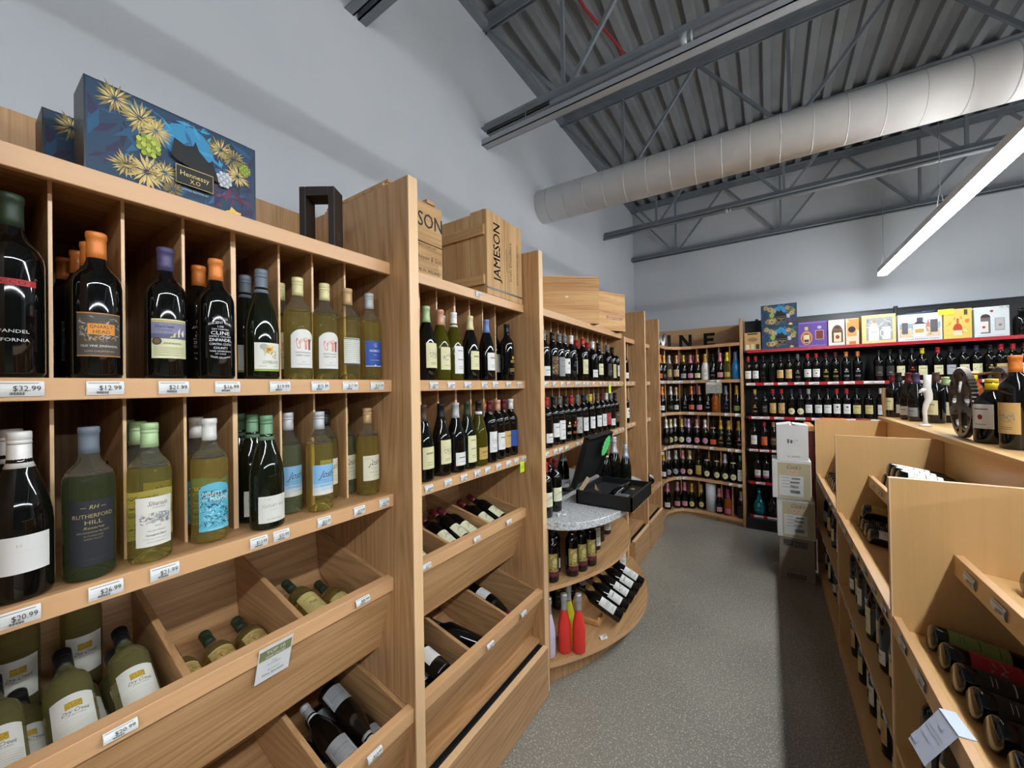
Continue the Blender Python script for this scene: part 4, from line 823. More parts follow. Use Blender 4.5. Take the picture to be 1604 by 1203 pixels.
for x, y, cap, glass, band, s, lc, ds in ((-.945, 2.74, 'silver', 'k', None, 1.12, None, 'tallest silver-foiled bottle standing behind the open black box'), (-.985, 2.66, 'black', 'k', 'cream', 1.0, None, 'black-foiled bottle with cream collar behind the open black box'),
                                   (-.88, 2.80, 'silver', 'g', 'blue', .93, None, 'silver-foiled bottle with pale blue collar right of the black box'), (-1.2, 2.42, 'silver', 'k', None, 1.0, 'white', 'silver-foiled bottle half hidden by the black box lid')):
    if x > -1.19: pass
    bottle((x, y, GT), 'C', glass, cap, 'foil', simple(lc, 'l') if lc else None, (lc, 'l'), face=-.6, desc=ds, group='sparkling bottles behind the black box', band=band, scale=s*.98)
# open black presentation box
t = thing('presentation_box', 'open black gift box with a green price burst on the granite counter', 'gift box', (-.83, 2.405, GT+.0005), abs_=True)
KB = mat('151515', .45); x0, x1, y0, y1 = -1.0, -.655, 2.19, 2.62; zb, zt = GT+.0005, GT+.083
mb = MB(); mb.box((x0, y0, zb), (x1, y1, zb+.006), KB)
for lo, hi in (((x0, y0, zb), (x1, y0+.012, zt)), ((x0, y1-.012, zb), (x1, y1, zt)), ((x0, y0, zb), (x0+.012, y1, zt)), ((x1-.012, y0, zb), (x1, y1, zt))): mb.box(lo, hi, KB)
build(mb, 'tray', t, .001)
mb = MB(); mb.box((x0+.013, y0+.013, zb+.007), (x1-.013, y1-.013, zt-.035), mat('0E0E0F', .8)); build(mb, 'lining', t)
# lid hinged on the wall side edge, leaning out over the tray
hx, hz = x0-.004, zt; ld = Vector((.11, 0, .355-.0)).normalized(); ldn = Vector((ld.z, 0, -ld.x)); H_ = .335
mb = MB()
def lp(a, b, c): v = Vector((hx, 0, hz))+ld*a-ldn*b; return (v.x, c, v.z)
def lidbox(a0, a1, b0, b1, c0, c1, m): mb.add([lp(a0, b0, c0), lp(a1, b0, c0), lp(a1, b1, c0), lp(a0, b1, c0), lp(a0, b0, c1), lp(a1, b0, c1), lp(a1, b1, c1), lp(a0, b1, c1)], [(0,1,2,3),(7,6,5,4),(0,4,5,1),(1,5,6,2),(2,6,7,3),(3,7,4,0)], m)
lidbox(0, H_, .028, .036, y0, y1, KB); lidbox(0, H_, 0, .028, y0, y0+.008, KB); lidbox(0, H_, 0, .028, y1-.008, y1, KB); lidbox(H_-.008, H_, 0, .028, y0, y1, KB)
build(mb, 'lid', t, .001)
mb = MB(); c = Vector(lp(.245, -.004, 2.53)); R = random.Random(4); pts = []
for i in range(28):
    a = 2*PI*i/28; r = (.062 if i % 2 else .075); pts.append((math.cos(a)*r*.95, math.sin(a)*r*1.05))
def bf(x, z, off): v = c+ld*z+Vector((0, 1, 0))*x+ldn*(off+.002); return tuple(v)
vs = [bf(0, 0, 0)]+[bf(x, z, 0) for x, z in pts]; mb.add(vs, [(0, 1+i, 1+(i+1) % 28) for i in range(28)], mat('5FD67A', .6))
vs = [bf(0, 0, -.0006)]+[bf(x, z, -.0006) for x, z in pts]; mb.add(vs, [(0, 1+(i+1) % 28, 1+i) for i in range(28)], mat('5FD67A', .6))
draw(mb, [('s', 5, -.030, .030, -.045, .045, ('2E8A4A', '3AA05A'), 26, .02)], bf, 2); o = build(mb, 'price_burst', t)
mb = MB(); mb.tube([(-.79, 2.30, zt-.022), (-.79, 2.42, zt-.022), (-.79, 2.46, zt-.022), (-.79, 2.54, zt-.022)], .028, 16, G['k']); build(mb, 'boxed_bottle', t)
mb = MB(); mb.box((-.78, 2.225, zt-.018), (-.70, 2.30, zt-.014), mat('9A9C9E', .35, .6)); mb.box((-.77, 2.235, zt-.014), (-.71, 2.29, zt-.0135), mat('5A5C5E', .5)); build(mb, 'corkscrew_plate', t)
mb = MB(); mb.lathe([(.013, 0), (.016, .003), (.012, .006), (.003, .007)], 16, mat('C6A24E', .3, .7)); mb.v = [(v[0]-.72, v[1]+2.42, v[2]+zt-.012) for v in mb.v]; build(mb, 'gold_seal', t)
mb = MB(); mb.add([(-.985, 2.20, zt+.001), (-.93, 2.20, zt+.09), (-.91, 2.21, zt+.075), (-.965, 2.21, zt-.006)], [(0, 1, 2, 3), (3, 2, 1, 0)], mat('C9B08E', .6)); mb.add([(-.90, 2.25, zt+.04), (-.85, 2.25, zt-.01), (-.88, 2.27, zt-.01), (-.905, 2.26, zt+.0)], [(0, 1, 2, 3), (3, 2, 1, 0)], mat('C9B08E', .6)); build(mb, 'paper_ribbon', t)

# ---------- upper counter shelf
S2 = .616
items = [(-1.02, 1.90, 'brown', 'f', 'leftmost art-labelled bottle under the granite'), (-.955, 2.02, 'brown', 'f', 'second art-labelled bottle under the granite'), (-.935, 2.105, 'brown', 'f', 'third art-labelled bottle under the granite'), (-.915, 2.195, 'brown', 'f', 'rightmost art-labelled bottle under the granite'),
         (-1.06, 2.00, 'white', 'l', 'white-labelled bottle behind the first two art labels under the granite'), (-.985, 2.30, 'white', 't', 'white-labelled bottle right of the art labels under the granite'), (-.975, 2.42, 'white', 't', 'slim white-labelled bottle, middle of shelf under the granite'), (-1.0, 2.56, 'dark', 'r', 'dark-labelled bottle near the right end under the granite'), (-1.01, 2.72, 'white', 'l', 'white low-labelled bottle farthest right under the granite')]
for x, y, lc, v, ds in items: bottle((x, y, S2), 'B', 'k', 'black', 'wine', simple(lc, v), (lc, v), face=-.75, desc=ds, group='bottles on the counter shelf under the granite')
# ---------- counter base shelf
S3 = .216
for x, y, glass, cap, ds in ((-.975, 1.945, 'red', 'silver', 'red sleeved sparkling bottle, left of the red pair on the base shelf'), (-.905, 1.985, 'red', 'silver', 'red sleeved sparkling bottle, right of the red pair on the base shelf'),
                             (-.995, 2.045, 'lime', 'silver', 'yellow-green sleeved sparkling bottle behind the red pair'), (-1.03, 1.865, 'lil', 'silver', 'pale lilac sleeved bottle at the left end of the base shelf')):
    bottle((x, y, S3), 'S', glass, cap, 'foil', None, None, face=-.7, desc=ds, group='sleeved sparkling bottles on the base shelf', scale=1.0)
# wooden cradle with five tilted bottles
t = thing('bottle_cradle', 'notched wooden cradle holding five tilted wine bottles', 'bottle rack', (-1.0, 2.55, S3), abs_=True)
mb = MB(); pts = [(2.24, S3+.001), (2.24, S3+.10)]
cy = [2.305, 2.425, 2.545, 2.665, 2.785]
for y in cy: pts += [(y-.045, S3+.135), (y-.020, S3+.105), (y+.020, S3+.105), (y+.045, S3+.135)]
pts += [(2.86, S3+.10), (2.86, S3+.001)]
mb.prism(pts, 0, -1.06, -1.04, PINE[1]); build(mb, 'cradle_back', t)
mb = MB(); mb.prism([(y if True else y, z if z < S3+.05 else z-.085) for y, z in pts], 0, -.90, -.885, PINE[1]); build(mb, 'cradle_front', t)
for y in (2.25, 2.85): board(t, 'cradle_side', (-1.04, y-.008, S3+.001), (-.90, y+.008, S3+.03), PINE[0])
for i, (y, cap) in enumerate(zip(cy, ('black', 'brown', 'maroon', 'brown', 'maroon'))):
    ax = Vector((-.84, -.10, .42)).normalized(); p = Vector((-.775, y+.02, S3+.052))
    bottle(tuple(p), 'B', 'k', cap, 'wine', simple('white', 'prtrp'[i] if i != 2 else 'w'), ('white', 'prtrp'[i] if i != 2 else 'w'), axis=ax, facing=(.5, -.5, .8), desc='tilted white-labelled bottle in the wooden cradle, %s from the front' % ORD[i], group='tilted bottles in the wooden cradle')
for i, (x, y) in enumerate(((-1.20, 2.02), (-1.20, 2.14), (-1.20, 2.30), (-1.18, 2.45), (-1.17, 2.62), (-1.15, 2.80), (-1.0, 3.02))):
    bottle((x, y, S3), 'B', 'k', 'black', 'wine', simple('white' if i > 3 else 'dark', 'l' if i % 2 else 't'), ('white' if i > 3 else 'dark', 'l' if i % 2 else 't'), face=-.7, desc='dark standing bottle %s, %s from left on the base shelf' % ('behind the cradle' if i < 6 else 'beyond the cradle', ORD[i]), group='dark bottles standing at the back of the base shelf')

# ---------- racks 4 and 5, slivers of their rows
for R_, y0, nm in ((4, 3.40, 'fourth'), (5, 3.94, 'fifth')):
    for zi, z, rn in ((0, MIDZ, 'upper'), (1, LOWZ, 'lower')):
        for i, (dy, X) in enumerate(((.03, -1.16), (.16, -1.16), (.30, -1.16))):
            k = [('B', 'black', 'white', 's'), ('G', 'red', 'cream', 'r'), ('B', 'maroon', 'white', 'l')][(i+zi) % 3]
            bottle((X, y0+dy+.02, z+.001), k[0], 'k', k[1], 'wine', simple(k[2], k[3]), (k[2], k[3]), face=-.3, desc='%s-capped dark bottle, %s label, %s from left, %s rack %s row' % (k[1], k[2], ORD[i], nm, rn), group='bottles in the %s rack' % nm)
bottle((-1.06, 4.22, .666), 'B', 'k', 'maroon', 'wine', simple('white', 't'), ('white', 't'), axis=(-.3, .95, .02), facing=(.6, .1, .8), desc='dark bottle with white label lying on the deep shelf beside the corner', group=None)

# ---------- curved corner rack
def PC(zi):
    def f(px, op):
        d = op.get('d', .052)
        p = onfront(px, d)
        return None if p is None else (p.x, p.y, CZS[zi]+.001)
    return f
def face_cam(x, y): return math.atan2(-y, -x)
_bottle = bottle
def crow(zi, where, items, group):
    f = PC(zi)
    def place(px, op):
        q = f(px, op)
        if q is not None: op['face'] = face_cam(q[0], q[1])*.5+(-PI/2+.1)*.5
        return q
    out = []
    for it in items:
        it = tuple(it)+(({},) if len(it) == 6 else ()); out.append(it[:6]+(dict(it[6]),))
    row(where, group, out, place, 0)
crow(1, 'corner rack top row', [
 (1036, 'C', 'k', 'orange', 'orange', 'l'), (1042, 'C', 'k', 'gold', 'dark', 'l'), (1050.5, 'C', 'c', 'silver', 'gold', 'w'), (1062, 'C', 'k', 'peach', 'peach', 'r'), (1073, 'C', 'k', 'gold', 'silver', 'l', dict(band='black')), (1084, 'C', 'k', 'pink', 'pink', 'l'), (1089, 'C', 'k', 'pink', None, '', dict(d=.15, desc='black sparkling bottle, pink cap, set behind')),
 (1095, 'C', 'k', 'tan', 'cream', 'l', dict(band='red')), (1107, 'C', 'wh', 'gold', 'gold', 'n'), (1119, 'C', 'k', 'black', 'grey', 'n'), (1130.5, 'C', 'k', 'pink', 'pink', 'l'), (1141.5, 'C', 'w', 'yellow', 'gold', 'l'), (1155, 'C', 'bl', 'blue', 'blue', 'n')], 'sparkling bottles on the corner rack top row')
crow(2, 'corner rack second row', [
 (1038.5, 'C', 'k', 'orange', 'white', 'l'), (1052, 'C', 'k', 'silver', 'dark', 'l'), (1060.5, 'C', 'k', 'tan', 'white', 'l', dict(s=.97)), (1074, 'C', 'k', 'black', 'grey', 'n', dict(s=.94)), (1084.5, 'C', 'k', 'orange', 'orange', 'l'), (1090, 'C', 'k', 'pink', None, '', dict(d=.15, desc='black sparkling bottle, pink cap, set behind')), (1097, 'C', 'k', 'pink', 'pink', 'l'),
 (1110, 'C', 'k', 'silver', 'silver', 'n'), (1122, 'C', 'amb', 'peach', 'orange', 'n'), (1138.5, 'C', 'k', 'slate', 'blue', 'n'), (1156, 'C', 'k', 'gold', 'green', 'l')], 'sparkling bottles on the corner rack second row')
crow(3, 'corner rack third row', [
 (1044, 'C', 'k', 'white', 'dark', 'o'), (1051, 'C', 'k', 'cream', 'palegold', 'o'), (1058, 'C', 'k', 'white', 'cream', 'o', dict(d=.12)), (1068, 'C', 'k', 'gold', 'cream', 'o'), (1079, 'C', 'k', 'lilac', 'lilac', 'o'), (1074, 'C', 'k', 'lilac', None, '', dict(d=.16, desc='black sparkling bottle, lilac cap, set behind')), (1092, 'C', 'k', 'pink', 'pink', 'o', dict(band='white')), (1105, 'C', 'k', 'white', 'pink', 'o', dict(band='pink')),
 (1117.5, 'C', 'k', 'black', 'orange', 'l', dict(band='pink')), (1129.5, 'C', 'g', 'gold', 'gold', 'n'), (1142, 'C', 'k', 'gold', 'grey', 'n', dict(s=1.0)), (1158, 'C', 'k', 'gold', 'pink', 'n')], 'sparkling bottles on the corner rack third row')
crow(4, 'corner rack fourth row', [
 (1038.5, 'C', 'k', 'gold', 'white', 'l', dict(d=.05)), (1047, 'C', 'k', 'silver', 'silver', 'o'), (1058, 'C', 'k', 'silver', 'silver', 'o'), (1069, 'C', 'k', 'pink', 'pink', 'o'), (1080, 'C', 'k', 'cream', 'peach', 'o'), (1093.5, 'C', 'g', 'black', 'gold', 'a', dict(desc='dark sparkling bottle, black cap, filigree label')), (1106.5, 'C', 'k', 'black', 'cream', 'o', dict(band='cream')),
 (1122, 'C', 'k', 'black', 'cream', 'o', dict(band='cream')), (1135, 'C', 'k', 'silver', 'cream', 'o'), (1147.7, 'C', 'k', 'black', 'cream', 'o', dict(band='cream')), (1159, 'B', 'k', 'teal', 'white', 't', dict(s=1.05, style='wine'))], 'sparkling bottles on the corner rack fourth row')
crow(5, 'corner rack bottom row', [
 (1044, 'C', 'k', 'pink', 'white', 'l', dict(d=.06)), (1059.5, 'C', 'k', 'pink', 'pink', 'l'), (1071, 'C', 'k', 'pink', 'pink', 'l'), (1082, 'C', 'k', 'gold', 'palegold', 'o', dict(s=.95)), (1097, 'C', 'k', 'gold', 'palegold', 'o', dict(s=.95, d=.09)),
 (1125, 'C', 'k', 'pink', 'pink', 'l', dict(s=.93)), (1138.5, 'C', 'amb', 'magenta', 'magenta', 'l', dict(s=.95)), (1159.5, 'C', 'k', 'silver', 'dark', 'n', dict(s=.95))], 'sparkling bottles on the corner rack bottom row')
p = onfront(1112, .075); t = thing('gift_canister', 'white patterned cylindrical gift canister on the corner rack bottom row', 'canister', (p.x, p.y, CZS[5]+.001))
mb = MB(); mb.lathe([(.055, 0), (.055, .335)], 36, mat('C9CBD0', .5))
draw(mb, [('s', 70+i, -.17+i*.04, -.13+i*.04, .01, .32, ('8A8E98', 'A7ABB4', '6E727C'), 24, .016) for i in range(9)], lambda x, z, off: ((.0552+off)*math.cos(x/.055-1.6), (.0552+off)*math.sin(x/.055-1.6), z), 1); build(mb, 'tube', t)
mb = MB(); mb.lathe([(.0565, .335), (.0565, .352), (.052, .355), (.004, .3552)], 36, mat('9FA2A8', .3, .6)); build(mb, 'lid', t)
# small card pair hanging on the upper shelf edge, orange and red cards by the fifth rack
p = onfront(1120, -.012); t = thing('shelf_card', 'grey photo card hanging from the top row edge of the corner rack', 'card', (p.x, p.y, CZS[1]-.10), rot=(0, 0, .12))
mb = MB(); mb.box((-.085, -.002, -.06), (.085, 0, .085), mat('8E8C84', .4)); draw(mb, [('s', 3, -.075, .075, -.05, .075, ('6B675C', 'B5B0A0', '4E4A44', 'C7C3B6'), 60, .03), ('b', -.075, .075, .045, .07, 'C9C6BE')], lambda x, z, off: (x, -.002-off, z), 1); build(mb, 'card', t)
t = thing('orange_gift_box', 'slim orange gift box standing on the corner rack beside the last upright', 'gift box', (-1.062, 4.535, CZS[3]+.001), rot=(0, 0, .2)); mb = MB(); mb.box((-.03, -.03, 0), (.03, .03, .34), mat('E0742E', .5)); draw(mb, [('b', -.02, .02, .05, .10, 'E8DCC8'), ('b', -.02, .02, .2, .26, 'B8501E')], lambda x, z, off: (.0302+off, x, z), 1); build(mb, 'carton', t, .001)
t = thing('red_tag', 'small red tag stuck on the edge of the last upright', 'tag', (-.998, 4.455, 1.56)); mb = MB(); mb.box((0, -.012, -.035), (.003, .012, .035), mat('C23A2A', .5)); build(mb, 'tag_body', t)

# ---------- gondola rows
def PG(z, dy=0):
    def f(px, op): q = atY(px, op.get('py', 600), GY+.06+op.get('dy', 0)); return (q.x, q.y, z)
    return f
FG = -PI/2
def grow(z, where, items, group): 
    out = []
    for it in items:
        it = tuple(it)+(({},) if len(it) == 6 else ()); o_ = dict(it[6]); o_['face'] = FG-.05; out.append(it[:6]+(o_,))
    row(where, group, out, PG(z), FG)
grow(GZ[1], 'black shelving top row', [
 (1172.5, 'B', 'k', 'red', 'white', 'r'), (1184, 'B', 'k', 'red', 'white', 'r'), (1196, 'B', 'k', 'black', 'dark', 'n'), (1209.5, 'B', 'k', 'black', None, ''), (1222.5, 'B', 'k', 'black', 'tan', 'r'), (1236, 'B', 'k', 'black', 'tan', 'w'), (1250, 'B', 'k', 'grey', 'grey', 'n'), (1265.5, 'B', 'k', 'red', 'white', 'c'), (1279, 'B', 'k', 'red', 'white', 'c'),
 (1294, 'B', 'k', 'maroon', 'gold', 'n'), (1309, 'B', 'k', 'maroon', 'gold', 'n'), (1326, 'B', 'k', 'orange', 'silver', 'n'), (1344, 'B', 'k', 'orange', 'silver', 'n'), (1377, 'B', 'k', 'black', 'dark', 's'), (1394.5, 'B', 'k', 'black', 'dark', 's'), (1411, 'B', 'k', 'black', 'cream', 'w'), (1429, 'B', 'k', 'black', 'red', 'n'), (1445.5, 'B', 'k', 'yellow', 'cream', 'r'),
 (1470, 'B', 'k', 'red', 'cream', 'r'), (1490, 'B', 'k', 'black', 'silver', 'r'), (1510.5, 'B', 'k', 'navy', 'cream', 'r'), (1530.5, 'B', 'k', 'navy', 'cream', 'w'), (1551.5, 'B', 'k', 'black', 'gold', 'n'), (1569, 'B', 'k', 'red', 'tan', 'z'), (1588, 'B', 'k', 'red', 'tan', 'z'), (1606, 'B', 'k', 'maroon', 'white', 'r')], 'wine bottles on the black shelving top row')
grow(GZ[2], 'black shelving second row', [
 (1182, 'B', 'k', 'gold', 'gold', 'n'), (1197, 'B', 'k', 'black', 'dark', 'r', dict(s=.9)), (1210, 'B', 'k', 'red', 'tan', 'a'), (1223.5, 'B', 'k', 'red', 'tan', 'a'), (1239, 'B', 'k', 'navy', 'cream', 'o'), (1253, 'B', 'k', 'navy', 'cream', 'o'), (1266, 'B', 'k', 'silver', 'white', 'r'), (1281, 'B', 'k', 'black', 'white', 'r'), (1295.5, 'B', 'k', 'black', 'white', 'r'),
 (1310, 'B', 'k', 'red', 'white', 's'), (1325.5, 'B', 'k', 'red', 'white', 's'), (1341, 'B', 'k', 'black', 'palegold', 'r'), (1360, 'B', 'k', 'black', 'palegold', 'r'), (1379.5, 'B', 'k', 'white', 'white', 'w')], 'wine bottles on the black shelving second row')
grow(GZ[3], 'black shelving third row', [(1179.5, 'B', 'k', 'black', 'white', 'p'), (1195.5, 'B', 'k', 'red', 'orange', 'w'), (1210, 'B', 'k', 'tan', 'brown', 'r'), (1226, 'B', 'k', 'black', 'white', 'r')], 'wine bottles on the black shelving third row')
grow(GZ[4], 'black shelving fourth row', [(1184, 'B', 'k', 'black', 'white', 'm'), (1197, 'B', 'k', 'black', 'white', 'm'), (1212, 'B', 'k', 'black', 'palegold', 'r')], 'wine bottles on the black shelving fourth row')
grow(GZ[5], 'black shelving bottom row', [(1185, 'D', 'teal', None, 'silver', 'n', dict(desc='shiny teal flared decanter bottle')), (1205.5, 'D', 'k', 'black', 'dark', 'n', dict(desc='dark flared decanter bottle'))], 'decanters on the black shelving bottom row')

# ---------- gift boxes on top of the gondola
GBZ = 2.066
def planar(mb, items, x0, y, z0): draw(mb, items, lambda x, z, off: (x0+x, y-off, z0+z), 1)
def gbox(label, name, px0, px1, h, depth, c, items, y=5.13, z=GBZ, sp=None, rough=.4):
    a = atY(px0, 540, y); b = atY(px1, 540, y); wd = b.x-a.x
    t = thing(name, label, 'gift box', (a.x, y, z)); mb = MB(); mb.box((.002, 0, 0), (wd-.002, depth, h), mat(c, rough)); draw(mb, items(wd, h), lambda x, zz, off: (x, -off, zz), 1); build(mb, 'carton', t, .001); return t, wd
def botanical(wd, h):
    u = wd/.315; v = h/.21
    it = [('b', .003, wd-.003, .003, h-.003, '1B3A55'), ('s', 1, .005, wd-.005, .005, h-.005, ('1D4F74', '20345C', '16283E', '245F86', '2B2547'), 90, .075*u), ('e', .17*u, .150*v, .05*u, .045*v, '2F83AE'), ('s', 2, .10*u, .24*u, .12*v, h-.004, ('2F83AE', '3A93BC', '1E5F88'), 24, .04*u), ('s', 4, .22*u, wd-.006, .02*v, .13*v, ('4A1F3E', '6A2648', '2C2148'), 30, .05*u)]
    for x, z, r, c in ((.045, .185, .040, '8C7A44'), (.085, .165, .042, '9A8850'), (.110, .150, .040, 'B59A58'), (.095, .050, .045, 'C9AE66'), (.125, .062, .036, '8C7A44'), (.062, .050, .034, 'BFA45E'), (.235, .170, .036, '8C7A44'), (.262, .160, .034, '9A8850'), (.272, .118, .036, 'C2A660'), (.14, .03, .026, '8C7A44')):
        it.append(('f', x*u, z*v, r*u, c, 20)); it.append(('f', x*u, z*v, r*.7*u, 'D8C07C' if r > .035 else '5E5430', 14))
    for cx_, cz_, c, rr in ((.098, .110, ('9AA83A', '7A8A2A', 'B4C04E'), .019), (.287, .140, ('9AA83A', '7A8A2A'), .012), (.240, .094, ('9EA2AC', 'C4C7CE'), .015)):
        for a_ in range(-2, 3):
            for b_ in range(-2, 3):
                if a_*a_+b_*b_ < 6: it.append(('e', (cx_+a_*rr*.42)*u, (cz_+b_*rr*.5)*v, rr*.25*u, rr*.3*v, c[(a_+b_) % len(c)]))
    it += [('p', [(.135*u, .110*v), (.141*u, .150*v), (.162*u, .141*v), (.177*u, .147*v), (.181*u, .160*v), (.188*u, .140*v), (.206*u, .122*v), (.215*u, .125*v), (.223*u, .100*v), (.228*u, .080*v), (.180*u, .090*v), (.145*u, .100*v)], '060608'),
           ('b', .143*u, .216*u, .048*v, .090*v, '0B0F16'), ('b', .143*u, .216*u, .089*v, .0902*v+.0006, 'BFA25A'), ('b', .143*u, .216*u, .0475*v, .0482*v+.0006, 'BFA25A'), ('b', .143*u, .144*u, .048*v, .090*v, 'BFA25A'), ('b', .215*u, .216*u, .048*v, .090*v, 'BFA25A'),
           ('t', 'Hennessy', .1795*u, .068*v, .0115*v, 'D8BC74', .056*u), ('t', 'X.O', .1795*u, .054*v, .0100*v, 'D8BC74', .020*u), ('t', 'LIMITED EDITION BY', .1795*u, .034*v, .0040*v, 'B9C6CC', .052*u), ('p', [(.242*u, .008*v), (.272*u, .006*v), (.276*u, .020*v), (.264*u, .022*v), (.254*u, .030*v), (.250*u, .020*v), (.242*u, .016*v)], 'E5B84A')]
    return it
def bbox_thing(label, loc, rz, wd=.315, h=.21, depth=.10):
    t = thing('gift_box', label, 'gift box', loc, 'botanical patterned gift boxes', rot=(0, 0, rz)); mb = MB(); mb.box((0, 0, 0), (wd, depth, h), mat('14202C', .35)); draw(mb, botanical(wd, h), lambda x, z, off: (x, -off, z), 1)
    mb.box((.02, -.0002, h-.0002), (wd-.02, depth*.9, h+.0006), mat('1D4F74', .4)); build(mb, 'carton', t, .001)
bbox_thing('large dark blue botanical gift box on top of the nearest rack', (-1.150, .166, TOPZ+.002), PI/2+.0)
bbox_thing('second botanical gift box, half hidden behind the large one', (-1.36, .132, TOPZ+.002), PI/2)
a = atY(1193, 540, 5.15); b = atY(1250, 540, 5.15)
bbox_thing('upper botanical box of the stack on the black shelving', (a.x, 5.14, GBZ+.247), 0, b.x-a.x-.004, .243, .14); bbox_thing('lower botanical box of the stack on the black shelving', (a.x+.003, 5.13, GBZ), 0, b.x-a.x, .245, .14)
gbox('brown carton carrier with a cut-out handle beside the black letters post', 'bottle_carrier', 1166, 1192, .20, .14, 'B5905F', lambda w_, h: [('b', w_*.2, w_*.8, h*.88, h*.96, '3A2A1C'), ('e', w_*.5, h*.6, w_*.3, h*.12, '8C6A40'), ('b', w_*.1, w_*.3, .01, h*.32, 'D8D0BC'), ('b', w_*.4, w_*.6, .01, h*.35, 'CFC49A'), ('b', w_*.7, w_*.9, .01, h*.33, '2A2622')])
gbox('purple gift box with a picture of an amber bottle', 'gift_box', 1250, 1296.5, .27, .12, '5A3C8E', lambda w_, h: [('b', .012, w_-.012, .012, .016, 'A98FD0'), ('b', .012, w_-.012, h-.016, h-.012, 'A98FD0'), ('e', w_*.30, h*.36, w_*.20, h*.27, 'C98A48'), ('e', w_*.30, h*.34, w_*.16, h*.22, '9A4E22'), ('b', w_*.2, w_*.4, h*.18, h*.48, 'D8C9A0'), ('b', w_*.22, w_*.38, h*.2, h*.3, '3A2E5C'), ('b', w_*.24, w_*.36, h*.66, h*.80, 'D0B070'), ('b', w_*.6, w_*.88, h*.28, h*.64, 'C79A78'), ('b', w_*.62, w_*.86, h*.3, h*.62, '6A2E26'), ('e', w_*.74, h*.75, w_*.07, h*.06, 'A9A2C0'), ('s', 6, .01, w_-.01, .01, h*.12, ('A98FD0', '7C5CB4'), 24, .02)])
gbox('pale gift box with a square whiskey bottle picture', 'gift_box', 1297.5, 1324, .265, .12, 'D8CFC4', lambda w_, h: [('e', w_*.55, h*.5, w_*.33, h*.3, '6A4A38'), ('b', w_*.22, w_*.88, h*.12, h*.55, '5A3020'), ('b', w_*.34, w_*.78, h*.14, h*.50, 'D9CBA4'), ('e', w_*.56, h*.33, w_*.12, h*.08, '8A3A30'), ('b', w_*.42, w_*.7, h*.66, h*.74, '3A3030')])
gbox('orange and cream gift box with a black oval emblem', 'gift_box', 1325, 1346.5, .265, .12, 'DFC4A8', lambda w_, h: [('p', [(w_*.1, h*.98), (w_*.98, h*.98), (w_*.98, h*.5)], 'D98C4A'), ('b', w_*.12, w_*.8, h*.32, h*.86, 'D58F4E'), ('e', w_*.46, h*.58, w_*.27, h*.12, '1E1A18'), ('b', w_*.25, w_*.75, .005, h*.13, 'C9702A')])
gbox('gold-framed window gift box with white bottle and mug', 'gift_box', 1350, 1404.5, .28, .14, 'D6C481', lambda w_, h: [('b', w_*.14, w_*.9, h*.1, h*.9, '9A9B9C'), ('s', 9, w_*.16, w_*.88, h*.4, h*.88, ('B5B6B8', '7E7F82', 'C6C8CA'), 16, .09), ('e', w_*.36, h*.42, w_*.15, h*.30, 'E4E6E6'), ('b', w_*.21, w_*.51, h*.1, h*.40, 'E4E6E6'), ('e', w_*.37, h*.76, w_*.04, h*.05, 'B98A40'), ('b', w_*.60, w_*.84, h*.13, h*.55, 'E0E2E2'), ('e', w_*.60, h*.35, w_*.07, h*.13, 'D0D2D2'), ('e', w_*.60, h*.35, w_*.04, h*.09, '9A9B9C'), ('b', w_*.26, w_*.46, h*.38, h*.42, 'B0B4B4')])
gbox('white gift box picturing a bottle and two glasses on a beach', 'gift_box', 1406.5, 1477, .255, .14, 'D5D9DE', lambda w_, h: [('b', w_*.04, w_*.96, h*.14, h*.5, 'CDB99A'), ('b', w_*.04, w_*.96, h*.48, h*.66, '8FA2B4'), ('s', 5, w_*.05, w_*.95, h*.2, h*.5, ('B59A7A', 'E0D2BA', '9A8A74'), 40, .05), ('b', w_*.1, w_*.24, h*.28, h*.70, '5E5A5C'), ('b', w_*.74, w_*.9, h*.30, h*.76, '5E5A5C'), ('b', w_*.36, w_*.64, h*.16, h*.62, 'DDE2E6'), ('p', [(w_*.36, h*.62), (w_*.64, h*.62), (w_*.56, h*.72), (w_*.44, h*.72)], '3A3C46'), ('b', w_*.44, w_*.58, h*.72, h*.86, '4A4C58'), ('b', w_*.40, w_*.60, h*.30, h*.44, 'B59A4E'), ('p', [(w_*.64, h*.5), (w_*.70, h*.84), (w_*.72, h*.5)], 'C9705A'), ('t', 'IS YOUR REFRESHING MOMENT', w_*.56, h*.045, h*.055, '3A3A42', w_*.78)])
p = atY(1440, 492, 5.2); mb = MB(); mb.tube([(p.x-.13, 5.19, GBZ+.255), (p.x-.08, 5.19, GBZ+.27), (p.x+.08, 5.19, GBZ+.275), (p.x+.1, 5.19, GBZ+.285), (p.x+.02, 5.2, GBZ+.28)], .004, 6, mat('2A3A5A', .5)); o = build(mb, 'cord_handle'); tag(o, 'dark cord handle lying on the white beach gift box', 'handle')
gbox('yellow gift box with an orange bottle picture', 'gift_box', 1478.5, 1524, .27, .13, 'D9BE62', lambda w_, h: [('s', 8, w_*.1, w_*.9, h*.15, h*.75, ('E0955A', 'D8702E', 'EAD8A0', 'C9A23E'), 26, .05), ('e', w_*.5, h*.32, w_*.16, h*.2, 'B8462A'), ('b', w_*.35, w_*.65, h*.12, h*.28, 'E5D2B4'), ('b', w_*.46, w_*.54, h*.48, h*.68, 'C9562E'), ('b', w_*.72, w_*.84, h*.78, h*.96, '4A4228'), ('b', w_*.2, w_*.9, h*.8, h*.806, 'B59A4A'), ('e', w_*.82, h*.58, w_*.07, h*.07, 'E07A3A')])
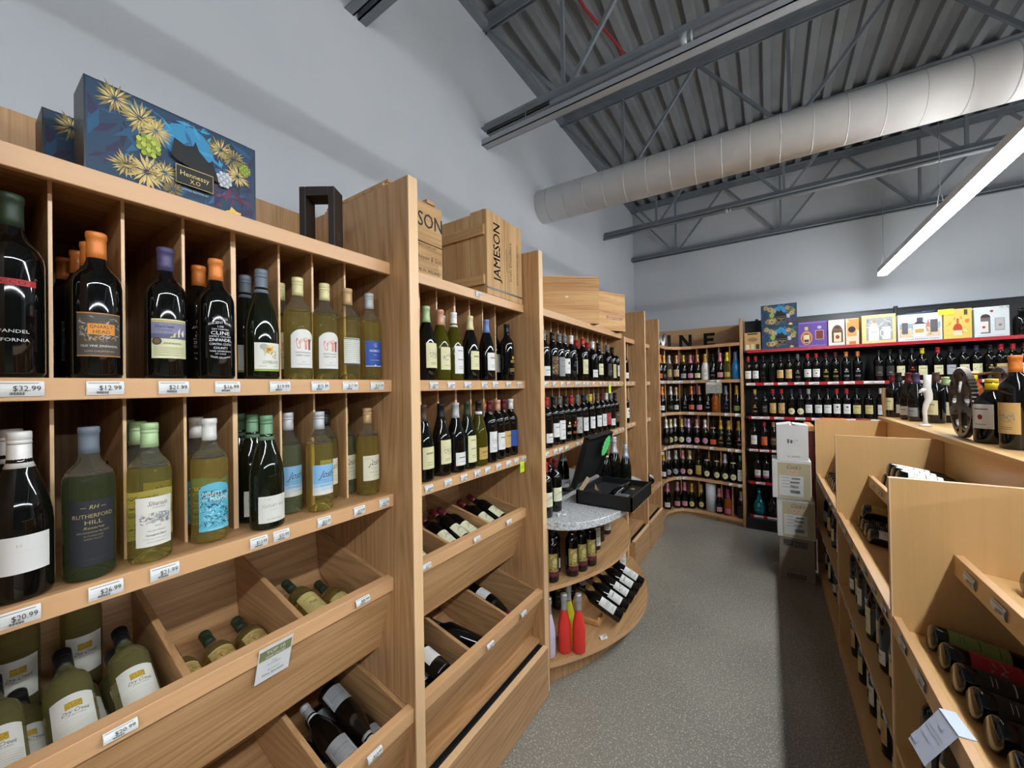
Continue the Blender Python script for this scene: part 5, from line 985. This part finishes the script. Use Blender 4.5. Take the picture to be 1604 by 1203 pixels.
t, wd_ = gbox('white gift box with a labelled bottle and a clear glass picture', 'gift_box', 1527, 1583, .265, .13, 'D3D9DA', lambda w_, h: [('e', w_*.5, h*.85, w_*.05, h*.04, 'A83A3A'), ('e', w_*.32, h*.66, w_*.14, h*.10, '4A3030'), ('b', w_*.18, w_*.46, h*.12, h*.64, '6E6A68'), ('b', w_*.18, w_*.40, h*.16, h*.52, 'DCD8D0'), ('e', w_*.27, h*.33, w_*.05, h*.04, 'A83A3A'), ('b', w_*.58, w_*.86, h*.2, h*.62, '9EA09E'), ('b', w_*.61, w_*.83, h*.24, h*.60, 'B5B8B4'), ('e', w_*.73, h*.38, w_*.05, h*.04, 'A0706A'), ('s', 2, w_*.7, w_*.98, h*.88, h*.98, ('8A8480', 'A9A4A0'), 16, .03), ('b', w_*.1, w_*.86, h*.05, h*.056, '8A8E90')])
p = atY(1483, 484, 5.12); t = thing('sticky_note', 'yellow sticky note on the corner of the yellow gift box', 'note', (p.x-.005, 5.127, GBZ+.245)); mb = MB(); mb.box((-.05, -.001, -.02), (.05, 0, .03), mat('D9E83A', .7)); build(mb, 'paper', t)
p = atY(1600, 500, 5.2); bottle((p.x, 5.2, GBZ), 'F', 'k', 'black', 'wine', simple('dark', 'n'), ('dark', 'n'), face=FG, desc='squat black flask bottle at the right end of the black shelving top', scale=1.1)

# ---------- crates and frame on the left racks
def ctop(x, y): return (x, y, TOPZ+.002)
t = thing('whiskey_crate', 'stencilled wooden crate standing on end beside the second upright', 'crate', ctop(-1.10, 1.45), 'stencilled whiskey crates')
mb = MB(); W_, DP, HH = .31, .34, .405
mb.box((-.014, 0, 0), (0, .148, HH), CRATE[2]); mb.box((-.014, .152, 0), (0, W_, HH-.003), CRATE[2])
draw(mb, [], None); 
def ff(x, z, off): return (off+.0004, x, z)
def vtxt(txt, x0, z0, h, ln, c='2A241E', slant=0):  # lettering that climbs the board
    vs, fs, w0 = glyphs(txt); sy = h/.7; sx = ln/w0; mb.add([(0.0008, x0-b*sy-slant*0, z0+a*sx) for a, b in vs], fs, mat(c, .7))
vtxt('JAMESON', .108, .215, .055, .285); vtxt('JAMESON', .1065, .2165, .055, .285); vtxt('FINEST WHISKEY', .17, .20, .010, .12, '4A3C2C'); vtxt('Irish Distillers', .21, .20, .020, .20, '4A3C2C'); vtxt('BOW ST. DUBLIN, IRELAND', .27, .20, .012, .21, '4A3C2C')
mb.box((-.001, 0, .028), (.002, W_, .036), mat('5E6064', .4, .5)); build(mb, 'front_boards', t, .001)
mb = MB()
for x0_, x1_ in ((-DP+.02, -.20), (-.196, -.108), (-.104, -.014)): mb.box((x0_, .004, .002), (x1_, .016, HH-.004+.01*(x0_ > -.15)), CRATE[2])
build(mb, 'side_boards', t, .001)
mb = MB(); mb.box((-DP+.01, -.010, .045), (-.012, .0035, .095), CRATE[0]); build(mb, 'side_batten', t, .002)
mb = MB(); mb.box((-DP+.01, -.010, .285), (-.012, .0035, .335), CRATE[0]); build(mb, 'side_batten', t, .002)
mb = MB(); mb.box((-DP, .018, 0), (-DP+.012, W_, HH), CRATE[2]); mb.box((-DP+.012, W_-.012, 0), (-.014, W_, HH), CRATE[2]); mb.box((-DP+.012, .02, .001), (-.016, W_-.013, .012), CRATE[0]); build(mb, 'back_boards', t)
mb = MB()
for i in range(3): mb.box((-DP, .02+i*.10, HH-.012), (-.016, .105+i*.10, HH+.004), CRATE[0])
build(mb, 'top_boards', t, .001)
t = thing('whiskey_crate', 'stencilled wooden crate lying partly behind the first upright', 'crate', ctop(-1.17, .945), 'stencilled whiskey crates')
mb = MB(); mb.box((-.012, -.012, .004), (0, .275, .155), CRATE[1]); mb.box((-.012, -.012, .160), (0, .275, .325), CRATE[1])
draw(mb, [('t', 'JAMESON', .125, .222, .060, '2A241E', .30), ('t', 'JAMESON', .1268, .2235, .060, '2A241E', .30), ('t', 'DISTILLED & BOTTLED BY', .14, .140, .010, '4A3C2C', .20), ('t', 'John Jameson & Son', .16, .085, .022, '4A3C2C', .21, .2), ('t', 'BOW ST. DUBLIN, IRELAND', .15, .035, .014, '3A2E22', .22)], ff, 1)
for i in range(5): mb.box((.0002, .02, .055+i*.006), (.0008, .25, .0565+i*.006), mat('6A543A', .7))
build(mb, 'front_boards', t, .001)
mb = MB(); mb.box((-.40, -.012, .004), (-.014, 0, .32), CRATE[0]); mb.box((-.40, .263, .004), (-.014, .275, .32), CRATE[0]); mb.box((-.412, -.012, .0), (-.401, .275, .325), CRATE[1]); mb.box((-.40, .001, .004), (-.014, .262, .014), CRATE[1]); build(mb, 'side_boards', t)
mb = MB()
for i in range(3): mb.box((-.40+i*.13, -.012, .321), (-.285+i*.13, .275, .336), CRATE[1])
mb.box((-.06, .20, .337), (-.01, .25, .352), CRATE[0]); mb.box((-.36, .0, .337), (-.01, .05, .349), CRATE[0]); build(mb, 'top_boards', t, .001)
# dark frame box
pz = atY(471, 293, .62); rz = math.radians(33.7)
t = thing('open_frame_box', 'dark stained open wooden frame standing on the nearest rack', 'frame box', (-1.232, .640, TOPZ+.002), rot=(0, 0, rz))
FR = mat('2B2320', .55); mb = MB()
for lo, hi in (((0, 0, 0), (.020, .062, .205)), ((.092, 0, 0), (.112, .062, .205)), ((.020, 0, .175), (.092, .062, .205)), ((.020, 0, 0), (.092, .062, .02))): mb.box(lo, hi, FR)
build(mb, 'frame_body', t, .0015)
mb = MB(); draw(mb, [('s', 6, .02, .045, .04, .075, ('7A4A2A', '8C5A30'), 16, .012)], lambda x, z, off: (.1122+off, x, z), 1); build(mb, 'stamp', t)
# pine wine cases
def case(label, corner, along, length, depth, h, deco, bulge=0):
    a = math.atan2(along[1], along[0]); t = thing('wine_case', label, 'wooden case', (corner[0], corner[1], TOPZ+.002), 'pine wine cases', rot=(0, 0, a))
    # local: +x along the face, face at y=0 toward the viewer, body behind (+y)
    mb = MB(); mb.box((0, 0, .0), (length, .012, h), PINE[0]); mb.box((0, depth-.012, 0), (length, depth, h), PINE[0]); build(mb, 'case_face', t, .001)
    mb = MB(); mb.box((0, .0125, 0), (.012, depth-.0125, h), PINE[1]); mb.box((length-.012, .0125, 0), (length, depth-.0125, h), PINE[1]); build(mb, 'case_end', t)
    mb = MB(); mb.box((-.002, -.003, h+.0005), (length+.003, depth+.002, h+.012), PINE[0]); build(mb, 'lid', t, .001)
    mb = MB(); draw(mb, deco, lambda x, z, off: (x, -off-.0003, z), 1)
    if mb.v: build(mb, 'stencil', t)
ua = Vector((.75, .66)).normalized()
pa = Vector((-1.002, 2.652))-ua*.50
case('pine wine case turned toward the aisle, beside the second upright', (pa.x, pa.y), (ua.x, ua.y), .50, .20, .325, [('t', 'JOSEPH PHELPS', .25, .268, .014, 'A8835A', .17), ('t', 'VINEYARDS', .27, .15, .010, 'B08A5E', .10), ('e', .26, .19, .012, .006, 'E6DCCB'), ('b', 0, .5, .238, .240, '8E6A40')])
ub = Vector((.114, .254)).normalized(); pb = Vector((-.985, 3.20))-ub*.40
case('smaller pine wine case with a purple stencil over the third upright', (pb.x, pb.y), (ub.x, ub.y), .40, .20, .295, [('t', 'Pristine', .27, .088, .030, '6A4A5A', .18), ('s', 7, .26, .38, .10, .26, ('8A6450', '9A7458'), 22, .02), ('t', 'cette', .35, .10, .018, '8A6450', .06)])
t = thing('paper_bag', 'crumpled white plastic bag on the smaller pine wine case', 'bag', (-1.20, 2.99, TOPZ+.312)); mb = MB(); R = random.Random(5)
vs = [(0, 0, 0)]; import itertools
prof = [(.045, 0), (.052, .012), (.040, .024), (.02, .032), (.004, .034)]; mb.lathe(prof, 14, mat('D5D6DA', .4), False); mb.v = [(x*(1+R.uniform(-.2, .2)), y*(1+R.uniform(-.2, .2)), z) for x, y, z in mb.v]; build(mb, 'film', t)
p = atX(1024, 493, -1.3); t = thing('carton', 'tan carton edge peeping above the last upright', 'carton', (-1.42, 4.52, 2.162)); mb = MB(); mb.box((0, 0, 0), (.22, .16, .285), mat('C2A35C', .6)); build(mb, 'carton_body', t, .001)

# notes clipped on the racks
def sheet(name, label, cat, P3_, wd, h, c, items, rotz=0, tilt=0):
    t = thing(name, label, cat, P3_, rot=(0, tilt, rotz)); mb = MB(); mb.box((0, -wd/2, -h), (.0012, wd/2, 0), mat(c, .6)); draw(mb, items, lambda x, z, off: (.0012+off, x, z), 1); build(mb, 'paper', t); return t
p = atX(437, 1000, -1.085)
sheet('award_card', 'white and olive Top 10 award card hanging on the nearest bin lip', 'card', (-1.096, p.y, 1.034), .085, .108, 'D8D9DA', [('b', -.040, .040, -.040, -.010, '7C8058'), ('t', 'TOP 10', 0, -.026, .010, 'E4E4DC', .046), ('t', 'WINE VALUES', 0, -.037, .006, 'E4E4DC', .050), ('t', '2021', 0, -.055, .004, '7A7A7A', .012), ('t', 'Pinot Blanc', 0, -.063, .005, '7A7A7A', .034), ('t', '88 POINTS', 0, -.080, .004, '7A7A7A', .030), ('t', 'Wine Spectator', 0, -.093, .008, '5A5A5C', .056)], tilt=.30)
p = atX(817, 722, -1.098); sheet('sticky_note', 'yellow-green sticky note on the second rack lower shelf edge', 'note', (-1.095, p.y, 1.30), .040, .055, 'C9E82E', [('t', '19', 0, -.036, .014, '7A8A30', .022)])
p = atX(955, 606, -1.05); sheet('sticky_note', 'yellow-green sticky note hanging on the third rack upper edge', 'note', (-1.050, p.y, 1.70), .05, .065, 'C9E82E', [('s', 2, -.015, .015, -.05, -.02, ('8A9A30',), 8, .014)])

# ---------- carton stack at the end of the island
def carton(label, x0, x1, y0, y1, z0, h, m, items, flaps=False, rz=0):
    t = thing('carton', label, 'carton', ((x0+x1)/2, (y0+y1)/2, z0), 'stacked wine cartons', rot=(0, 0, rz)); hw, hd = (x1-x0)/2, (y1-y0)/2
    mb = MB(); mb.box((-hw, -hd, 0), (hw, hd, h), m); draw(mb, items(2*hw, h), lambda x, z, off: (x-hw, -hd-off-.0003, z), 1); build(mb, 'carton_body', t, .002)
    if flaps:
        mb = MB()
        for s, r in ((-1, .16), (1, .10)):
            mb.add([(s*hw, -hd, h), (s*.004, -hd, h+hw*r+.0), (s*.004, hd, h+hw*r), (s*hw, hd, h)], [(0, 1, 2, 3), (3, 2, 1, 0)], m)
            mb.add([(s*hw, -hd+.004, h+.001), (s*.02, -hd-.004, h+.010+.02*r), (s*.02, -hd-.004, h+.002), (s*hw, -hd, h-.002)], [(0, 1, 2, 3), (3, 2, 1, 0)], m)
        build(mb, 'flap', t)
def cook(w_, h): return [('b', w_*.14, w_*.98, h*.02, h*.93, 'B9AD8C'), ('b', w_*.18, w_*.80, h*.08, h*.60, 'CFCFCF'), ('t', "Cook's", w_*.55, h*.78, h*.10, '5A5248', w_*.36, .3), ('b', w_*.42, w_*.66, h*.65, h*.74, 'D2B8A4'), ('t', 'POPS', w_*.54, h*.665, h*.06, 'A8604A', w_*.2)]+[('b', w_*.25, w_*.25+w_*.2, h*(.54-.08*i), h*(.55-.08*i), '7A7A7A') for i in range(4)]+[('b', w_*.46+i*w_*.014, w_*.46+i*w_*.014+w_*.008, h*.16, h*.24, '5A5A5A') for i in range(18)]+[('b', w_*.46+i*w_*.018, w_*.46+i*w_*.018+w_*.008, h*.30, h*.36, '6A6A6A') for i in range(12)]+[('b', w_*.5, w_*.72, h*.52, h*.55, '6A6A6A'), ('b', w_*.46, w_*.7, h*.42, h*.46, '7A7A7A')]
carton('grey-brown carton at the bottom of the stack', .055, .290, 3.90, 4.10, FLOOR+.001, .345, mat('8E8478', .7), lambda w_, h: [('b', w_*.12, w_*.40, h*.80, h*.95, '4A4640'), ('b', w_*.42, w_*.80, h*.78, h*.94, '5A564E'), ('s', 4, w_*.14, w_*.78, h*.80, h*.93, ('8A867C', '2E2C28', 'A9A498'), 24, .02), ('b', w_*.22, w_*.74, h*.05, h*.15, '3A3834'), ('b', w_*.25, w_*.71, h*.065, h*.135, '8E8478')]+[('b', w_*.28+i*w_*.025, w_*.28+i*w_*.025+w_*.014, h*.07, h*.13, '3A3834') for i in range(17)]+lines(w_*.2, w_*.8, (h*.22, h*.25), '5A564E', .002))
carton('lower of the two tan and white printed cartons', .045, .295, 3.895, 4.115, FLOOR+.348, .318, CARTW, cook)
carton('upper of the two tan and white printed cartons', .016, .277, 3.885, 4.105, FLOOR+.668, .318, CARTW, cook)
carton('white carton with half open flaps on top of the stack', .052, .262, 3.89, 4.09, FLOOR+.988, .285, CARTW, lambda w_, h: [('s', 5, w_*.34, w_*.68, h*.48, h*.60, ('6A6A6C', '8A8A8C'), 26, .02), ('b', w_*.34, w_*.40, h*.48, h*.60, '5A5A5C'), ('b', w_*.44, w_*.50, h*.48, h*.58, '5A5A5C'), ('b', w_*.3, w_*.76, h*.42, h*.424, 'A5A5A5'), ('t', 'St. JAMES', w_*.54, h*.08, h*.05, '6A6A6C', w_*.40)], flaps=True)
t = thing('red_board', 'dark red board with wooden cap beside the carton stack', 'board', (.30, 4.20, FLOOR)); mb = MB(); mb.box((-.022, 0, 0), (.022, .40, 1.20), mat('5E1E22', .4)); build(mb, 'panel', t, .001); mb = MB(); mb.box((-.026, -.002, 1.201), (.026, .40, 1.245), PINE[1]); build(mb, 'cap_rail', t, .001)
p = atY(1298, 650, 4.95); t = thing('orange_tray', 'orange tray edge showing just above the far island panel', 'tray', (p.x, 4.6, 1.31)); mb = MB(); mb.box((-.08, 0, 0), (.10, .2, .035), mat('D9703A', .5)); build(mb, 'tray_body', t, .002)
t = thing('stool', 'small wooden stand supporting the orange tray behind the island', 'stand', (p.x+.01, 4.70, FLOOR)); board(t, 'stand_post', (-.06, -.06, 0), (.06, .06, 1.20), PINE[2]); board(t, 'stand_top', (-.09, -.09, 1.201), (.09, .09, 1.238), PINE[0])

# ---------- things on the island top
IT = 1.414; gi = 'bottles standing on the island top'
def isl(px, py, kind, glass, cap, lc, var, ds, s=1.0, dx=0, face=None, band=None, style='wine'):
    q = atZ(px, py, IT); q = Vector((q.x+dx, q.y*(1+dx/max(q.x, .3)), IT)); q = q*min(1, 4.12/q.y)
    bottle((q.x, q.y, IT), kind, glass, cap, style, simple(lc, var) if lc else None, (lc, var), face=face if face is not None else PI+.6, desc=ds, group=gi, scale=s, band=band)
isl(1594, 706, 'B', 'k', 'orange', 'tan', 'p', 'large black bottle with orange-red capsule and tan label, right edge of island top', 1.25, .02)
isl(1556, 698, 'F', 'k', 'yellow', 'white', 'c', 'squat black flask bottle with bright yellow cap on the island top', 1.27, .03)
isl(1468, 668, 'B', 'k', 'brown', 'cream', 'r', 'black bottle with cream label right of the white sculpture', 1.1, .065)
isl(1437, 662, 'G', 'k', 'violet', 'grey', 'l', 'grey-labelled dark bottle left of the white sculpture', 1.1, .03)
isl(1424, 658, 'G', 'b', 'maroon', 'white', 'l', 'white-labelled brown bottle, third from the far end of the island top', 1.12, .015)
isl(1409, 652, 'G', 'k', 'black', 'white', 'l', 'white-labelled dark bottle, second from the far end of the island top', 1.14, .015)
isl(1399, 648, 'B', 'k', 'maroon', 'cream', 'r', 'maroon-capped bottle at the far end of the island top', 1.1, .02)
isl(1481, 668, 'B', 'gg', 'gold', 'white', 'l', 'green bottle with gold cap partly behind the black gear wheel', 1.0, .10)
isl(1513, 668, 'B', 'w', 'cream', 'palegold', 't', 'pale gold bottle seen through the black gear wheel', 1.05, .13)
isl(1528, 668, 'B', 'amb', 'yellow', 'tan', 't', 'amber bottle with yellow cap between the two gear wheels', 1.12, .20)
for i, (x, y, g_, cap, lc) in enumerate(((.98, 3.7, 'k', 'mint', 'cream'), (1.0, 3.5, 'k', 'maroon', 'white'), (1.05, 3.25, 'k', 'violet', 'white'), (1.02, 3.05, 'k', 'white', 'cream'), (1.12, 2.85, 'gg', 'green', 'white'), (1.16, 2.72, 'k', 'orange', 'cream'), (1.18, 2.60, 'k', 'blue', 'white'), (1.22, 2.45, 'amb', 'orange', 'orange'))):
    bottle((x, y, IT), 'B', g_, cap, 'wine', simple(lc, 'r'), (lc, 'r'), face=PI+.8, desc='%s-capped bottle in the island top back row, %s from the far end' % (CAPW.get(cap, cap), ORD[i]), group='back row bottles on the island top')
t = thing('orange_gift_carton', 'orange gift carton behind the yellow-capped flask', 'gift box', (1.02, 2.33, IT), rot=(0, 0, .2)); mb = MB(); mb.box((-.05, -.05, 0), (.05, .05, .26), mat('C98A3A', .5)); draw(mb, lines(-.04, .04, (.05, .09, .13, .17), 'E0B468', .02), lambda x, z, off: (x, -.0502-off, z), 1); build(mb, 'carton', t, .001)
q = atZ(1448, 669, IT); q.x += .02; q.y += .07; t = thing('twisted_sculpture', 'white twisted bird-like bottle sculpture on the island top', 'sculpture', (q.x, q.y, IT))
WM = mat('DAD8D4', .3)
u = Vector((cr.x, cr.y, 0)).normalized()
def up(a, z): return (u.x*a, u.y*a, z)
mb = MB(); path = [up(.000, .0), up(.002, .05), up(-.001, .09), up(.008, .13), up(.026, .165), up(.022, .20), up(.016, .235), up(.020, .275), up(.022, .315)]; rad = [.012, .010, .011, .014, .018, .021, .019, .017, .018]
vs = []; fs = []; nn = 14
for p_, r in zip(path, rad):
    for i in range(nn): a = 2*PI*i/nn; vs.append((p_[0]+r*math.cos(a), p_[1]+r*math.sin(a), p_[2]))
for j in range(len(path)-1):
    for i in range(nn): k = (i+1) % nn; fs.append((j*nn+i, j*nn+k, (j+1)*nn+k, (j+1)*nn+i))
fs += [tuple(range(nn))[::-1], tuple((len(path)-1)*nn+i for i in range(nn))]; mb.add(vs, fs, WM, True); build(mb, 'body', t)
mb = MB(); mb.tube([up(.012, .225), up(-.008, .222), up(-.022, .214)], .011, 10, WM); mb.tube([up(-.020, .215), up(-.032, .206)], .006, 8, WM); build(mb, 'beak', t)
mb = MB(); mb.lathe([(.028, 0), (.028, .008), (.012, .014)], 20, WM); build(mb, 'foot', t)
q = atZ(1391, 648, IT); q = q*(4.13/q.y); t = thing('wooden_stake', 'light wooden tapered block at the far end of the island top', 'block', (q.x, q.y, IT)); mb = MB(); mb.prism([(-.028, 0), (.022, 0), (.026, .16), (.024, .225), (-.030, .225), (-.036, .15)], 1, -.012, .012, mat('9A7350', .6)); build(mb, 'block', t, .002)
# twin gear-wheel bottle holder
t = thing('gear_wheel_holder', 'black twin gear-wheel bottle holder joined by copper rods on the island top', 'bottle holder', (.87, 2.84, IT), abs_=True)
GM = mat('4A423C', .30, .6)
def gear(cx_, cy_, cz_, r, n_):
    mb = MB(); q = Vector((n_[0], n_[1], 0)).normalized(); u_ = Vector((-q.y, q.x, 0)); v_ = Vector((0, 0, 1)); c = Vector((cx_, cy_, cz_)); th = .011; NT = 56
    def P_(a, rr, s): return c+u_*math.cos(a)*rr+v_*math.sin(a)*rr+q*th*s
    K = 112; prof_ = []
    for i in range(K): prof_.append(r if i % 2 else r*.955)
    vs = []
    for s in (-1, 1):
        for i in range(K): vs.append(P_(2*PI*i/K, prof_[i], s))
        for i in range(K): vs.append(P_(2*PI*i/K, r*.88, s))
    fs = []
    for i in range(K):
        j = (i+1) % K
        fs += [(i, j, 2*K+j, 2*K+i), (K+j, K+i, 3*K+i, 3*K+j), (j, i, K+i, K+j), (2*K+i, 2*K+j, 3*K+j, 3*K+i)]
    mb.add(vs, fs, GM)
    for k in range(5):   # rings that frame the round bottle holes
        a0 = 2*PI*k/5+.3; cc = c+u_*math.cos(a0)*r*.56+v_*math.sin(a0)*r*.56; ri, ro = r*.295, r*.335; m_ = 24; vs = []
        for s in (-1, 1):
            for rr in (ro, ri):
                for i in range(m_): a = 2*PI*i/m_; vs.append(cc+u_*math.cos(a)*rr+v_*math.sin(a)*rr+q*th*s)
        fs = []
        for i in range(m_):
            j = (i+1) % m_; fs += [(i, j, 2*m_+j, 2*m_+i), (m_+j, m_+i, 3*m_+i, 3*m_+j), (j, i, m_+i, m_+j), (2*m_+i, 2*m_+j, 3*m_+j, 3*m_+i)]
        mb.add(vs, fs, GM)
    for k in range(5):
        a0 = 2*PI*(k+.5)/5+.3; pts = [P_(a0+da, rr, s) for s in (-1, 1) for rr, da in ((r*.20, -.4), (r*.20, .4), (r*.89, .15), (r*.89, -.15))]
        mb.add(pts, [(0, 1, 2, 3), (7, 6, 5, 4), (0, 4, 5, 1), (1, 5, 6, 2), (2, 6, 7, 3), (3, 7, 4, 0)], GM)
    K2 = 24; vs = [P_(2*PI*i/K2, r*.24, s) for s in (-1, 1) for i in range(K2)]; mb.add(vs, [tuple(range(K2))[::-1], tuple(range(K2, 2*K2))]+[(i, (i+1) % K2, K2+(i+1) % K2, K2+i) for i in range(K2)], GM)
    return build(mb, 'gear_wheel', t)
RG = .172; g1c = Vector((.790, 2.78, IT+RG)); g2c = Vector((.925, 2.815, IT+RG)); nrm_ = Vector((1.0, -.05, 0)).normalized()
gear(g1c.x, g1c.y, g1c.z, RG, nrm_); gear(g2c.x, g2c.y, g2c.z, RG, nrm_)
for k in (0, 2, 4):
    a = PI/2+2*PI*k/6+.2; u_ = Vector((-nrm_.y, nrm_.x, 0)); pp = u_*math.cos(a)*RG*.82+Vector((0, 0, math.sin(a)*RG*.82)); mb = MB(); mb.tube([g1c+pp, g2c+pp], .006, 8, mat('8A5A3A', .3, .8)); build(mb, 'copper_rod', t)

# ---------- island bins: bottles lie neck inward, bases toward the aisle
def ibin(x, y, z, lay, kind, glass, cap, lc, var, ds, grp, s=1.0, dy=0):
    ax = Vector((.985, dy, -.17)).normalized(); R = PROF[kind]['R']*s; nr = Vector((.17, 0, .985)); p = Vector((x, y, z))+nr*(R+.001+lay)
    bottle(tuple(p), kind, glass, cap, 'wine', simple(lc, var) if lc else None, (lc, var), axis=ax, facing=nr+Vector((-.2, -.6, 0)), desc=ds, group=grp, scale=s)
def uz(x): return 1.120-(x-.488)*.109*1.0+.001
def lz(x): return .889-(x-.348)*.09+.001
gu = 'bottles lying in the upper island bins'; gl_ = 'bottles lying in the lower island bins'
k = 0
for y, lay, lc, ds in ((2.86, 0, 'white', 'farthest'), (2.77, 0, 'white', 'second'), (2.68, 0, 'dark', 'third'), (2.59, 0, 'white', 'fourth'), (2.815, .066, 'white', 'upper farthest'), (2.725, .066, 'white', 'upper second'), (2.635, .066, 'white', 'upper third')):
    ibin(.505, y, uz(.505), lay, 'B', 'k', 'black', lc, 't', '%s bottle lying in the upper bin of the middle island bay' % ds, gu)
for y, lay, lc, ds in ((1.62, 0, 'palegold', 'large'), (1.50, 0, 'dark', 'second'), (1.38, 0, 'white', 'third'), (1.26, 0, 'dark', 'fourth')):
    ibin(.56, y, uz(.56), lay, 'B', 'g' if lay == 0 and ds == 'large' else 'k', 'black', lc, 't', '%s dark bottle lying in the upper bin of the nearest island bay' % ds, gu, s=1.0)
for y, lay, lc, ds in ((1.66, 0, 'green', 'bright green labelled'), (1.565, 0, 'red', 'red and white labelled'), (1.47, 0, 'dark', 'third black'), (1.375, 0, 'dark', 'fourth black'), (1.28, 0, 'dark', 'fifth black'), (1.18, 0, 'dark', 'sixth black'), (1.08, 0, 'white', 'nearest black')):
    D_ = lc; 
    ibin(.385, y, lz(.385), lay, 'B', 'k', 'black', {'green': '6E9A2C'}.get(lc, lc) if lc != 'green' else 'green', 'w' if lc == 'red' else 't', '%s bottle lying in the lower bin of the nearest island bay' % ds, gl_)
for y, lay, lc, ds in ((2.86, 0, 'gold', 'yellow-labelled'), (2.77, 0, 'dark', 'second'), (2.68, 0, 'dark', 'third'), (2.59, 0, 'white', 'fourth'), (2.815, .066, 'gold', 'upper yellow-labelled')):
    ibin(.40, y, lz(.40), lay, 'B', 'k', 'black', lc, 't', '%s bottle lying in the lower bin of the middle island bay' % ds, gl_)
for y, lay, lc, ds in ((4.03, 0, 'brown', 'farthest brown'), (3.94, 0, 'brown', 'second brown'), (3.85, 0, 'brown', 'third brown'), (3.76, 0, 'blue', 'blue-labelled'), (3.67, 0, 'dark', 'fifth')):
    ibin(.385, y, lz(.385), lay, 'B', 'k', 'black', lc, 't', '%s bottle lying in the lower bin of the far island bay' % ds, gl_)
# bottles standing on the island shelf and base
gs = 'bottles standing on the island lower shelves'
for zi, z, rn in ((0, .507, 'shelf'), (1, .161, 'base')):
    for bi, (a, b, bn) in enumerate(((3.0, 4.08, 'far'), (1.80, 2.90, 'middle'), (.95, 1.68, 'nearest'))):
        n = int((b-a)/.115)
        for i in range(n):
            y = b-.05-i*.115; sd = (i*7+bi*3+zi*5) % 6; kind = 'BGBBGB'[sd]; lc = ('white', 'cream', 'tan', 'white', 'palegold', 'white')[sd]; cap = ('black', 'maroon', 'black', 'red', 'black', 'dkgreen')[sd]
            if zi == 0 and kind == 'C': continue
            bottle((.40+(i % 2)*.012, y, z), kind, 'kgkkkg'[sd], cap, 'wine', simple(lc, 'rtplrr'[sd]), (lc, 'rtplrr'[sd]), face=PI, desc='standing dark bottle, %s label, %s island bay %s, %s from far end' % (lc.replace('palegold', 'pale gold'), bn, rn, ORD[i]), group=gs)
t = thing('shelf_brochure', 'folded white brochure hanging over the nearest island bin lip', 'brochure', (.328, 1.262, .926), rot=(0, 0, .12)); mb = MB()
mb.box((-.004, -.040, .001), (.024, .040, .003), mat('C9D4E8', .5)); mb.add([(-.003, -.040, .002), (-.003, .040, .002), (-.060, .034, -.085), (-.060, -.042, -.085)], [(0, 1, 2, 3), (3, 2, 1, 0)], mat('C6CEDC', .5))
draw(mb, [('b', -.03, .03, .030, .032, '8A90A0'), ('b', -.03, .03, .036, .038, '8A90A0'), ('e', 0, .016, .010, .005, '9AA0AC'), ('b', -.025, .012, .050, .053, 'A8A088'), ('b', -.035, -.010, .062, .078, 'C9A0AC')], lambda x, z, off: (-.003-.057*z/.087-off*1.2, -x, .002-z+off*.7), 3); build(mb, 'paper', t)

for o in bpy.data.objects:
    if '_abs' in o: del o['_abs']
